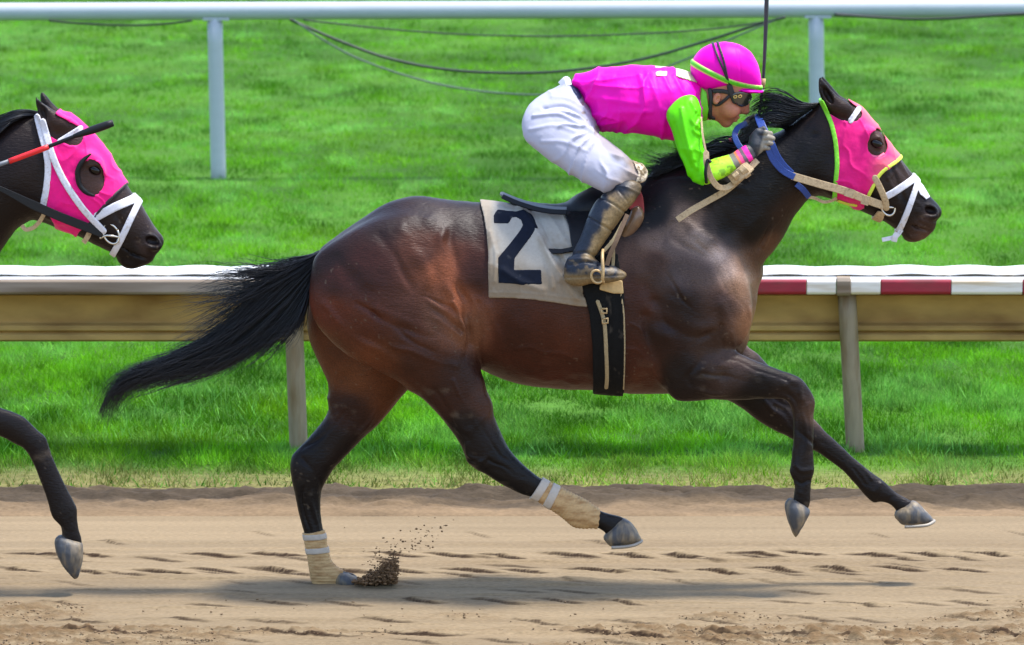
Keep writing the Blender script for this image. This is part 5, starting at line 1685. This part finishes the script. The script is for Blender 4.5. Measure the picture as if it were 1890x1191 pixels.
# ================================================================== RIDER
rider = thing('person', 'rider crouched over the horse in pink helmet, pink vest, lime sleeves and white breeches', 'person', P3(1080, 380, 0))
TORSO = [(1053, 150), (1063, 138), (1088, 130), (1123, 126), (1168, 124), (1214, 124), (1248, 128), (1274, 136), (1292, 156), (1301, 180), (1302, 200), (1299, 216), (1285, 240), (1262, 256), (1240, 260), (1223, 257), (1197, 251), (1163, 245), (1123, 241), (1108, 243), (1099, 226), (1087, 203), (1070, 177)]
PELVIS = [(1050, 150), (1036, 156), (1014, 168), (989, 183), (971, 203), (963, 226), (966, 251), (983, 271), (1011, 290), (1050, 300), (1085, 275), (1104, 246), (1108, 232), (1100, 214), (1090, 200), (1075, 175)]
THIGH_J = [(985, 205), (968, 225), (966, 250), (983, 271), (1011, 293), (1054, 320), (1088, 340), (1120, 353), (1140, 347), (1168, 338), (1188, 330), (1194, 318), (1186, 304), (1168, 298), (1145, 277), (1123, 260), (1103, 246), (1070, 215), (1025, 198)]
SHIN_J = [(1140, 335), (1130, 350), (1117, 358), (1099, 374), (1087, 397), (1080, 416), (1068, 444), (1056, 466), (1046, 480), (1041, 492), (1040, 508), (1044, 519), (1064, 526), (1090, 521), (1118, 520), (1149, 514), (1157, 506), (1152, 499), (1134, 490), (1110, 485), (1098, 476), (1104, 464), (1112, 452), (1130, 427), (1155, 392), (1172, 372), (1182, 358), (1184, 345), (1170, 335)]
UPARM = [(1280, 178), (1262, 179), (1242, 193), (1231, 216), (1239, 238), (1247, 265), (1257, 294), (1271, 322), (1290, 340), (1299, 341), (1304, 318), (1302, 288), (1297, 260), (1296, 231), (1293, 200), (1288, 184)]
FOREARM = [(1296, 310), (1308, 298), (1330, 291), (1351, 285), (1366, 275), (1378, 269), (1388, 272), (1396, 286), (1390, 296), (1376, 304), (1360, 313), (1334, 328), (1310, 338), (1298, 340), (1292, 328)]
SKULL = [(1300, 130), (1315, 100), (1345, 92), (1375, 105), (1392, 135), (1394, 160), (1386, 175), (1380, 184), (1379, 194), (1378, 203), (1372, 210), (1364, 211), (1361, 215), (1361, 219), (1356, 222), (1354, 226), (1346, 231), (1337, 234), (1327, 227), (1314, 216), (1304, 200), (1297, 165)]
NECKJ = [(1262, 140), (1290, 150), (1312, 170), (1320, 195), (1316, 216), (1300, 222), (1275, 220), (1255, 190)]
TH_Y = [(190, -0.085), (345, -0.235)]
SH_Y = [(340, -0.240), (510, -0.335)]
UA_Y = [(175, -0.165), (340, -0.245)]
FA_Y = [(335, -0.245), (275, -0.190)]
neg = lambda k: [(a, -b_) for a, b_ in k]
fs = lambda pts, du=10, dv=-6: [(u + du, v + dv) for u, v in pts]
J_T = Inflate(TORSO, 0.165, 0.0)
J_P = Inflate(PELVIS, 0.150, 0.0)
J_TH = [Inflate(THIGH_J, 0.088, TH_Y, h=0.003), Inflate(THIGH_J, 0.088, neg(TH_Y), h=0.003)]
J_SH = [Inflate(SHIN_J, 0.060, SH_Y, h=0.003), Inflate(SHIN_J, 0.060, neg(SH_Y), h=0.003)]
J_UA = [Inflate(UPARM, 0.062, UA_Y, h=0.003), Inflate(fs(UPARM, -6, -2), 0.062, neg(UA_Y), h=0.003)]
J_FA = [Inflate(FOREARM, 0.042, FA_Y, h=0.003), Inflate(fs(FOREARM, -2, -30), 0.042, [(310, 0.24), (235, 0.13)], h=0.003)]
J_HD = Inflate(SKULL, 0.076, 0.0, h=0.0025)
J_NK = Inflate(NECKJ, 0.066, 0.0, h=0.003)


class Thin:
    def __init__(self, prim, o):
        self.p, self.o = prim, o

    def box(self, m):
        return self.p.box(m)

    def dist(self, xs, ys, zs):
        return self.p.dist(xs, ys, zs) + self.o


def hand_parts(du=0.0, dv=0.0, dy=-0.175, s=1):
    q = lambda u, v, d: P3(u + du, v + dv, dy + s * d)
    out = [(Capsule(q(1386, 283, 0.0), q(1394, 270, 0.0), 0.027, 0.029), 0.0), (Ellipsoid(q(1399, 261, 0.002), (0.026, 0.022, 0.040), rot=0.25), 0.02)]
    for i, (ku, kv) in enumerate([(1409, 245), (1413, 254), (1413, 263.5), (1408, 272.5)]):
        r = (0.0100, 0.0104, 0.0098, 0.0086)[i]
        out += [(Capsule(q(ku - 6, kv + 1, -0.006), q(ku + 4, kv, -0.010), r * 1.05, r), 0.006), (Capsule(q(ku + 4, kv, -0.010), q(ku + 13, kv + 2, 0.012), r, r * 0.95), 0.004),
                (Capsule(q(ku + 13, kv + 2, 0.012), q(ku + 3, kv + 3, 0.034), r * 0.95, r * 0.8), 0.003)]
    out += [(Capsule(q(1389, 255, 0.012), q(1398, 243, 0.004), 0.0135, 0.0115), 0.008), (Capsule(q(1398, 243, 0.004), q(1409, 237.5, 0.010), 0.0112, 0.0095), 0.004)]
    return out


HAND_N = hand_parts()
HAND_F = hand_parts(-16, -22, 0.10, -1)
FACE = [(J_HD, 0.02), (J_NK, 0.03), (Capsule(P3(1379, 187, 0), P3(1377.5, 203, 0), 0.010, 0.0125), 0.010), (Ellipsoid(P3(1377, 206.5, 0), (0.013, 0.014, 0.011)), 0.006), (Capsule(P3(1362, 216.5, -.016), P3(1362, 216.5, .016), 0.0075, 0.0075), 0.005), (Capsule(P3(1357.5, 222, -.014), P3(1357.5, 222, .014), 0.0075, 0.0078), 0.004), (Ellipsoid(P3(1341, 228.5, 0), (0.018, 0.024, 0.013)), 0.012)]
for s in (-1, 1):
    FACE += [(Ellipsoid(P3(1350, 205, s * 0.052), (0.030, 0.020, 0.026)), 0.025),                     # cheek
             (Ellipsoid(P3(1323, 182, s * 0.076), (0.014, 0.010, 0.024), rot=-0.35), 0.006),          # ear
             (Ellipsoid(P3(1325, 183, s * 0.084), (0.006, 0.007, 0.012), rot=-0.35), 0.004, 's'),
             (Ellipsoid(P3(1373, 187, s * 0.040), (0.018, 0.018, 0.011), rot=-0.2), 0.010, 's'),       # eye hollow
             (Ellipsoid(P3(1370, 188, s * 0.036), (0.012, 0.010, 0.009)), 0.004),                      # eye ball and lids
             (Capsule(P3(1363, 213, s * 0.004), P3(1354, 216, s * 0.026), 0.0022, 0.0016), 0.004, 's'),  # mouth
             (Ellipsoid(P3(1372, 207, s * 0.011), (0.007, 0.008, 0.006)), 0.006)]                      # nostril wing
BODY = [(Thin(J_T, .012), .03), (Thin(J_P, .012), .04)] + [(Thin(k, .010), .03) for k in J_TH + J_SH + J_UA + J_FA] + FACE + [(Thin(p[0], .003), p[1]) for p in HAND_N + HAND_F]
M_SKIN = mat('tanned_skin', srgb(186, 116, 88), rough=0.5, noise=0.10, nscale=(60, 60, 60), bump=0.15, bscale=300, bdist=0.001, sss=0.05, spec=0.4)
body_j = build('body', BODY, 0.0036, M_SKIN, rider, 1)
JLO, JHI = bounds(BODY)

# ---- silks
M_PINK = mat('pink_satin', attr=True, rough=0.5, bump=0.3, bscale=36, bdist=0.006, spec=0.14, bstretch=(1.6, 1, 0.5))
M_LIME = mat('lime_satin', attr=True, rough=0.42, bump=0.2, bscale=60, bdist=0.004, spec=0.2)
PK = np.array(srgb(232, 10, 168))
LM = np.array(srgb(90, 200, 0))


def torso_wrink(u, v, V):
    hang = sstep(150, 240, v)
    a = 0.012 * (ridged(u / 34 + 0.3 * v / 34 + 0.6 * vnoise(u / 50, v / 50), v / 85 + 7) ** 3 - 0.4) + 0.004 * fbm(u / 30, v / 30, octaves=3)
    b_ = 0.008 * hang * (ridged(u / 19.0 + 1.2 * vnoise(u / 40, v / 40), v / 120) ** 3 - 0.3) + 0.007 * (ridged(u / 120 + 3, v / 17.0 + 0.5 * vnoise(u / 50, v / 50)) ** 4 - 0.2) * sstep(1230, 1150, u)
    return a + b_


TFOLD = [([(1180, 140), (1190, 175), (1188, 205)], 6, 5), ([(1195, 135), (1212, 180), (1222, 230)], 6, 4), ([(1225, 140), (1240, 170)], 5, 4), ([(1245, 140), (1262, 172)], 5, 4), ([(1262, 140), (1280, 170)], 5, 4),
         ([(1095, 180), (1150, 188), (1180, 192)], 7, 4), ([(1075, 165), (1095, 150), (1130, 142)], 7, 4), ([(1100, 215), (1150, 205), (1200, 208)], 7, 3.5), ([(1110, 235), (1130, 215)], 5, 3.5), ([(1228, 205), (1225, 240), (1222, 255)], 6, 4), ([(1060, 150), (1075, 160), (1100, 225)], 4, 4)]
silks = build('vest', [(J_T, .0)], 0.005, M_PINK, rider, 2, post=lines_post(TFOLD, torso_wrink), colors=lambda V, N: np.repeat(PK[None], len(V), 0) * (1 + 0.06 * fbm(V[:, 0] * 12, V[:, 2] * 12, octaves=3))[:, None])
M_PALE = mat('pale_lime_patch', srgb(196, 208, 160), rough=0.5)
build('lime_patch', [(J_T, .0)], 0.0045, M_PALE, silks, 1, region=world_poly([(1207, 116), (1232, 117), (1230, 138), (1209, 137)], 0, False), offset=0.0035, yr=(-.12, .12), lo=JLO, hi=JHI)
build('lime_yoke', [(J_T, .0)], 0.0045, M_PALE, silks, 1, region=world_poly([(1248, 120), (1282, 130), (1288, 152), (1262, 143), (1246, 138)], 0, False), offset=0.0035, yr=(-.16, .16), lo=JLO, hi=JHI)
build('collar', FACE[:2], 0.004, mat('lime_collar', srgb(104, 190, 20), rough=0.5), silks, 1, region=world_poly([(1294, 160), (1303, 168), (1307, 200), (1304, 222), (1292, 222), (1290, 190)], 0, False), offset=0.010, yr=(-.2, .2), lo=JLO, hi=JHI)


def arm_wrink(u, v, V):
    return 0.009 * (ridged((u * .9 - v * .3) / 20 + 0.7 * vnoise(u / 30, v / 30), (v * .9 + u * .3) / 60) ** 3 - 0.3) * sstep(185, 215, v) + 0.003 * fbm(u / 14, v / 34, V[:, 1] * 10, octaves=3) + 0.003 * sstep(230, 330, v) * vnoise(u / 7 + v / 30, v / 60)


AFOLD = [([(1258, 200), (1266, 250), (1280, 295)], 5, 7), ([(1282, 205), (1276, 222), (1290, 236)], 4, 5), ([(1292, 222), (1280, 240), (1292, 250)], 4, 5), ([(1290, 215), (1284, 228)], 3, -4), ([(1245, 230), (1258, 270), (1275, 310)], 6, -3), ([(1276, 190), (1284, 205)], 4, 4), ([(1285, 265), (1272, 285), (1285, 310)], 5, 4)]
for k in J_UA:
    build('sleeve', [(k, .0)], 0.0042, M_LIME, rider, 1, post=lines_post(AFOLD, arm_wrink), colors=lambda V, N: np.repeat(LM[None], len(V), 0) * (1 + 0.05 * fbm(V[:, 0] * 20, V[:, 2] * 20, octaves=3))[:, None])


def fore_col(V, N):
    u, v = to_px(V)
    t = ((u - 1310) * 0.87 - (v - 318) * 0.49)
    y = np.array(srgb(158, 222, 22))
    sp = sstep(0.10, 0.35, fbm(V[:, 0] * 70, V[:, 1] * 70, V[:, 2] * 70, octaves=2))[:, None] * 0.75
    c = y * (1 - sp) + np.array(srgb(96, 140, 12)) * sp
    for a, b_, cc in ((46, 56, srgb(112, 104, 92)), (56, 60, srgb(196, 110, 60)), (60, 66, srgb(236, 70, 130)), (66, 73, srgb(96, 74, 84)), (73, 82, srgb(242, 16, 150)), (82, 200, srgb(40, 40, 42))):
        m = ((t >= a) & (t < b_))[:, None]
        c = np.where(m, np.array(cc), c)
    return c


M_FORE = mat('striped_forearm_sleeve', attr=True, rough=0.6, bump=0.2, bscale=120, bdist=0.002)
for k in J_FA:
    build('forearm_sleeve', [(k, .0)], 0.0036, M_FORE, rider, 1, post=lambda V, N: 0.0014 * fbm(V[:, 0] * 40, V[:, 1] * 40, V[:, 2] * 40, octaves=2), colors=fore_col)
M_GLOVE = mat('dark_riding_glove', attr=True, rough=0.6, bump=0.35, bscale=110, bdist=0.002, noise=0.2, nscale=(90, 90, 90))


def glove_col(V, N):
    u, v = to_px(V)
    k = sstep(1404, 1410, u + 0.25 * (v - 258))[:, None]
    n = sstep(0.1, 0.5, fbm(V[:, 0] * 40, V[:, 1] * 40, V[:, 2] * 40, octaves=3))[:, None] * 0.4
    dark = np.array(srgb(30, 34, 42)) * (1 - n) + np.array(srgb(86, 84, 82)) * n
    return dark * (1 - k) + np.array(srgb(134, 126, 112)) * k


build('glove', HAND_N, 0.0026, M_GLOVE, rider, 1, colors=glove_col)
build('glove', HAND_F, 0.0034, M_GLOVE, rider, 1, colors=lambda V, N: np.repeat(np.array([[0.012, 0.012, 0.014]]), len(V), 0))
tube('wrist_band', curve3([(1312, 300, -.285), (1306, 296, -.28), (1302, 318, -.292), (1304, 338, -.275)], 5), 0.006, M_BLACKL, rider, 8)

# ---- breeches
M_BREECH = mat('white_breeches', attr=True, rough=0.75, bump=0.25, bscale=60, bdist=0.004, sheen=0.1)


def breech_wrink(u, v, V):
    r = np.hypot(u - 1108, v - 232)
    th = np.arctan2(v - 232, u - 1108)
    fan = sstep(18, 50, r) * sstep(165, 60, r)
    w = np.sin(th * 15 + 2.6 * vnoise(u / 40, v / 40) + r / 45)
    w = (1 - np.abs(np.sin(th * 8 + 1.5 * vnoise(u / 40, v / 40) + r / 80))) ** 2.2
    out = 0.014 * fan * w * sstep(-0.5, 0.4, vnoise(u / 36 + 5, v / 36))
    s = (u - 1010) * 0.80 + (v - 260) * 0.60
    q = -(u - 1010) * 0.60 + (v - 260) * 0.80
    knee = sstep(60, 190, s)
    out = out + 0.012 * knee * ((1 - np.abs(np.sin(q / 11.0 + 1.3 * vnoise(s / 30, q / 20) + s / 90))) ** 2.2 - 0.3) * (0.5 + 0.7 * vnoise(s / 40 + 3, q / 16))
    return out + 0.003 * fbm(u / 30, v / 30, V[:, 1] * 8, octaves=3)


def breech_col(V, N):
    u, v = to_px(V)
    c = np.repeat(np.array([srgb(166, 165, 180)]), len(V), 0)
    n = fbm(V[:, 0] * 16, V[:, 1] * 10, V[:, 2] * 16, octaves=4)
    k = np.clip(sstep(1140, 1182, u + 0.5 * (v - 300) + 30 * n) * 0.75 + 0.8 * sstep(16, 4, np.abs((u - 1103) * 0.62 - (v - 246) * 0.80) + 18 * n) * sstep(1095, 1110, u) * 0.6
                + 0.7 * sstep(0.40, 0.55, fbm(V[:, 0] * 34 + 4, V[:, 2] * 34, octaves=3)) * sstep(60, 20, np.hypot(u - 1075, v - 215)), 0, 0.85)[:, None]
    mud = np.array(srgb(120, 98, 72)) * (1 + 0.4 * n[:, None])
    return c * (1 - k) + mud * k


BFOLD = [([(1003, 200), (1040, 196), (1070, 210), (1090, 232)], 4, -9), ([(985, 215), (1030, 212), (1065, 228), (1095, 245)], 4, 8), ([(978, 240), (1020, 232), (1060, 243)], 5, 4), ([(1000, 262), (1040, 262), (1080, 278)], 5, 3.5), ([(1020, 180), (1050, 182), (1075, 198)], 5, 4)]
breeches = build('breeches', [(J_P, .0)] + [(k, .05) for k in J_TH], 0.0048, M_BREECH, rider, 2, post=lines_post(BFOLD, breech_wrink), colors=breech_col)
M_KNEE = mat('muddy_knee_patch', srgb(206, 188, 164), rough=0.8, noise=0.3, nscale=(60, 60, 60), color2=srgb(110, 92, 66), cramp=(0.46, 0.6), bump=0.5, bscale=60, bdist=0.004)
build('knee_patch', [(J_TH[0], .0)], 0.004, M_KNEE, breeches, 1, region=world_poly([(1166, 290), (1200, 292), (1204, 330), (1190, 345), (1172, 340), (1177, 318)], -.24, True), offset=0.005, lo=JLO, hi=JHI, yr=(-.4, 0), post=lambda V, N: 0.006 * fbm(V[:, 0] * 30, V[:, 1] * 20, V[:, 2] * 40, octaves=3))
build('waistband', [(J_P, .0)], 0.004, mat('navy_waistband', srgb(36, 48, 84), rough=0.7), breeches, 1, region=strap_region([(1049, 146), (1060, 160), (1070, 176)], 0.0075), offset=0.006, lo=JLO, hi=JHI, yr=(-.12, .12))
ribbon('belt_tab', curve3([(1034, 156, -.03), (1042, 148, -.03), (1047, 147, -.025), (1050, 158, -.05)], 4), 0.022, 0.006, mat('white_tab', srgb(222, 222, 230), rough=0.7), breeches)

# ---- boots
M_BOOT = mat('muddy_riding_boot', attr=True, rough=0.48, noise=0.3, nscale=(50, 50, 50), bump=0.5, bscale=60, bdist=0.004, spec=0.35)


def boot_col(V, N):
    u, v = to_px(V)
    n = fbm(V[:, 0] * 22, V[:, 1] * 22, V[:, 2] * 22, octaves=4)
    e = (u - 1122) * 0.93 + (v - 350) * 0.40
    k = sstep(4, 17, e + 14 * n) * sstep(350, 372, v + 8 * n) * sstep(486, 470, v)
    k = np.maximum(k, 0.45 * sstep(30, 44, (u - 1122) * 0.93 + 10 * n) * sstep(375, 355, v))
    foot = sstep(486, 494, v)
    k = np.maximum(k, foot * sstep(502, 514, v + 8 * n - 0.10 * (u - 1100)) * 0.85)
    k = np.maximum(k, foot * sstep(1134, 1144, u + 8 * n) * 0.8)
    k = np.maximum(k, 0.5 * sstep(0.15, 0.4, fbm(V[:, 0] * 40, V[:, 2] * 40 + 3, octaves=3)) * sstep(462, 476, v))
    k = (k * 0.95)[:, None]
    leather = np.array(srgb(16, 24, 38))
    mud = np.array(srgb(126, 104, 68)) * (1 + 0.45 * n[:, None])
    return leather * (1 - k) + mud * k


BTF = [([(1104, 362), (1130, 376), (1155, 393)], 2.6, -4), ([(1086, 402), (1108, 414), (1132, 428)], 2.6, -4), ([(1142, 352), (1158, 372)], 2.6, -3), ([(1052, 470), (1080, 466), (1098, 474)], 4, -5), ([(1050, 480), (1078, 478), (1100, 484)], 4, 4), ([(1050, 490), (1080, 484), (1104, 488)], 3, -3), ([(1042, 513), (1085, 512), (1150, 508)], 2.2, -3), ([(1120, 345), (1150, 344), (1182, 358)], 3, 3)]
for k in J_SH:
    build('boot', [(k, .0)], 0.0042, M_BOOT, rider, 1, post=lines_post(BTF, lambda u, v, V: 0.0028 * fbm(u / 22, v / 22, V[:, 1] * 12, octaves=3)), colors=boot_col)

# ---- helmet
HELM = [(1294, 166), (1281, 150), (1274, 128), (1280, 108), (1294, 91), (1315, 81), (1340, 78), (1365, 83), (1385, 96), (1398, 117), (1404, 140), (1405, 162), (1398, 168), (1375, 166), (1351, 164), (1311, 168)]
J_HM = Inflate(HELM, 0.108, 0.0, h=0.003, power=0.85)
M_HELM = mat('pink_helmet_cover', srgb(236, 0, 178), rough=0.5, spec=0.16, noise=0.05, nscale=(20, 20, 20), bump=0.2, bscale=26, bdist=0.004)
M_BAND = mat('lime_helmet_band', srgb(86, 190, 30), rough=0.5)
M_BANDE = mat('yellow_band_edge', srgb(196, 206, 110), rough=0.5)
M_GLENS = mat('dark_goggle_lens', (0.02, 0.018, 0.014), rough=0.08, spec=0.8, coat=0.8)
M_GOLD = mat('gold_logo', srgb(206, 170, 90), rough=0.4)
M_RUB = mat('black_strap', (0.010, 0.008, 0.012), rough=0.55)
helm = build('helmet', [(J_HM, .0), (Ellipsoid(P3(1378, 166, 0), (0.066, 0.080, 0.0095), rot=-0.10), 0.012)], 0.0045, M_HELM, rider, 2,
             post=lines_post([([(1358, 82), (1366, 120), (1368, 160)], 2.2, -1.8), ([(1360, 88), (1395, 120)], 6, 1.5)], lambda u, v, V: 0.0012 * fbm(u / 30, v / 30, V[:, 1] * 10, octaves=3)))
HB2 = [(J_HM, .0)]
band = [(1272, 112), (1290, 122), (1310, 132), (1345, 148), (1375, 157), (1406, 163)]
build('helmet_band', HB2, 0.0032, M_BANDE, helm, 1, region=strap_region(band, 0.0115), offset=0.004, lo=JLO - .1, hi=JHI + .1, yr=(-.2, .2))
build('helmet_band', HB2, 0.0032, M_BAND, helm, 1, region=strap_region(band, 0.0068), offset=0.0065, lo=JLO - .1, hi=JHI + .1, yr=(-.2, .2))
gog = build('goggles', [(J_HD, .0)], 0.0032, M_GLENS, rider, 1, region=world_poly([(1353, 172), (1368, 169), (1386, 174), (1389, 184), (1381, 194), (1370, 198), (1359, 193), (1352, 182)], -.06, True), offset=0.013, lo=JLO, hi=JHI, yr=(-.2, .2))
build('goggle_strap', HB2, 0.0032, M_RUB, gog, 1, region=strap_region([(1315, 78), (1324, 104), (1333, 124), (1340, 142), (1348, 158), (1352, 172)], 0.0042), offset=0.0065, lo=JLO - .1, hi=JHI + .1, yr=(-.2, .2))
build('goggle_strap', HB2, 0.0032, M_RUB, gog, 1, region=strap_region([(1324, 77), (1331, 98), (1336, 118), (1341, 142), (1349, 160)], 0.0042), offset=0.0065, lo=JLO - .1, hi=JHI + .1, yr=(-.2, .2))
hd = [(J_HD, .0)]
build('goggle_strap', hd, 0.003, M_RUB, gog, 1, region=strap_region([(1346, 158), (1351, 174), (1356, 186)], 0.011, -.05), offset=0.012, lo=JLO, hi=JHI, yr=(-.2, .2))
for du in (0, 9):
    tube('logo', torus_pts(P3(1357 + du, 179 - 0.1 * du, -0.094), 0.0062, 0.0045, 14, rot=0.3), 0.0016, M_GOLD, gog, 6)
FC = FACE[:2]
for pts, w in (([(1310, 166), (1312, 182), (1311, 200), (1311, 218)], 0.0075), ([(1313, 186), (1322, 194), (1332, 189), (1346, 177)], 0.0058), ([(1311, 217), (1318, 220)], 0.006), ([(1318, 168), (1334, 168), (1350, 172)], 0.008)):
    build('chin_strap', FC, 0.0032, M_RUB, helm, 1, region=strap_region(pts, w, -.06), offset=0.010, lo=JLO, hi=JHI, yr=(-.2, .2))

# ---- stirrups
for s in (-1, 1):
    c = P3(1116, 505, -0.335)
    yy_ = s * 0.335
    pts = [(1113, 462, yy_), (1112, 468, yy_ - .028), (1112, 480, yy_ - .055), (1113, 500, yy_ - .066), (1112, 518, yy_ - .062), (1114, 521, yy_), (1112, 518, yy_ + .062), (1113, 500, yy_ + .066), (1112, 480, yy_ + .055), (1112, 468, yy_ + .028), (1113, 462, yy_)]
    st = tube('stirrup_iron', curve3(pts, 4), 0.0062, M_IRON, saddle, 8)
    tube('tread_loop', torus_pts(P3(1102, 511, yy_ - .064 * (1 if s < 0 else -1)), 0.021, 0.025, 20, rot=0.5), 0.0048, M_IRON, st, 8)
    o2 = s * 0.02
    ribbon('stirrup_leather', curve3([(1158, 396, yy_ * .93), (1146, 424, yy_ * .97), (1136, 448, yy_), (1126, 470, yy_), (1120, 490, yy_)], 5), 0.017, 0.005, M_LEA, saddle)
    ribbon('stirrup_leather', curve3([(1150, 410, yy_ * .93), (1134, 440, yy_ * .99), (1122, 455, yy_), (1114, 464, yy_)], 5), 0.013, 0.005, M_MUDW, saddle)
    ribbon('leather_end', curve3([(1128, 444, yy_ * .94), (1132, 460, yy_ * .93), (1132, 476, yy_ * .92), (1131, 492, yy_ * .92)], 5), 0.012, 0.004, M_MUDW, saddle)

# ---- the rider's whip, held upright in the far hand
whip = thing('riding_whip', 'slim dark whip held upright just ahead of the pink helmet', 'whip', P3(1404, 220, .12))
M_WH = mat('whip_braid', (0.016, 0.020, 0.026), rough=0.45, bump=0.4, bscale=200)
wv = lambda pts: np.array([P3(u, v, .12) for u, v in pts])
tube('shaft', wv([(1399, 226), (1404, 192), (1408, 160), (1411, 110), (1413, 60), (1414.5, 20), (1416, -40), (1418, -90)]), [.0055, .0055, .0058, .0065, .0078, .0085, .0085, .006], M_WH, whip, 10)
tube('collar', wv([(1407.5, 163), (1408.5, 154), (1409.5, 145)]), [.0085, .009, .0085], mat('tan_whip_collar', srgb(176, 150, 96), rough=0.5), whip, 10)
tube('collar', wv([(1406.5, 172), (1407.3, 165)]), [.007, .007], M_STEEL, whip, 10)

# ================================================================== THROWN DIRT
RD = np.random.default_rng(9)


def clods(name, pts, sizes, label, material):
    VV, FF = [], []
    ico = np.array([(0, 0, 1), (.89, 0, .45), (.28, .85, .45), (-.72, .53, .45), (-.72, -.53, .45), (.28, -.85, .45), (.72, .53, -.45), (-.28, .85, -.45), (-.89, 0, -.45), (-.28, -.85, -.45), (.72, -.53, -.45), (0, 0, -1)])
    tri = np.array([(0, 1, 2), (0, 2, 3), (0, 3, 4), (0, 4, 5), (0, 5, 1), (1, 6, 2), (2, 7, 3), (3, 8, 4), (4, 9, 5), (5, 10, 1), (2, 6, 7), (3, 7, 8), (4, 8, 9), (5, 9, 10), (1, 10, 6), (6, 11, 7), (7, 11, 8), (8, 11, 9), (9, 11, 10), (10, 11, 6)])
    for i, (p, s) in enumerate(zip(pts, sizes)):
        v = ico * RD.uniform(0.6, 1.25, (12, 1)) * s * np.array([RD.uniform(.8, 1.7), 1, RD.uniform(.6, 1)])
        VV.append(v + np.array(p))
        FF.append(tri + 12 * i)
    o = new_mesh_object(name, np.concatenate(VV), np.concatenate(FF), material, None, False)
    tag(o, label, None, kind='stuff')
    return o


M_CLOD = mat('damp_clod_dirt', srgb(110, 82, 54), rough=0.95, noise=0.3, nscale=(60, 60, 60), bump=0.5, bscale=150)
pts, sz = [], []
for k in range(2600):
    t = RD.random() ** 0.7
    u = 652 + 80 * t + RD.normal(0, 3)
    top = 1074 - 46 * t ** 1.3 + RD.normal(0, 8) * t
    v = RD.uniform(min(top, 1075), 1077) + RD.normal(0, 2)
    pts.append(P3(u, v, 0.10 + RD.normal(0, 0.045) - 0.03 * t))
    sz.append(RD.uniform(0.0012, 0.006) * (0.7 + 0.5 * RD.random()))
for k in range(110):
    t = RD.random()
    u, v = 680 + 130 * t + RD.normal(0, 14), 1036 - 60 * t + RD.normal(0, 14)
    pts.append(P3(u, v, 0.06 + RD.normal(0, 0.06)))
    sz.append(RD.uniform(0.0015, 0.0048))
clods('thrown_dirt', pts, sz, 'brown dirt kicked up ahead of the planted hind hoof', M_CLOD)
pts, sz = [], []
for k in range(4200):
    v = RD.choice([RD.uniform(1108, 1150), RD.uniform(1155, 1205), RD.uniform(960, 1110), RD.uniform(918, 956)], p=[.52, .46, .02, .0])
    Y = ground_Y(v)
    x = RD.uniform(-2.6, 2.6)
    if churn(np.array([[x]]), np.array([[Y]]))[0, 0] < 0.35 and RD.random() < 0.96:
        continue
    pts.append((x, Y, 0.006 + (0.03 if v < 957 else 0)))
    sz.append(RD.uniform(0.0015, 0.0055))
clods('loose_clods', pts, sz, 'loose clods lying on the churned track', mat('loose_dirt', srgb(118, 96, 70), rough=0.95, noise=0.3, nscale=(60, 60, 60)))
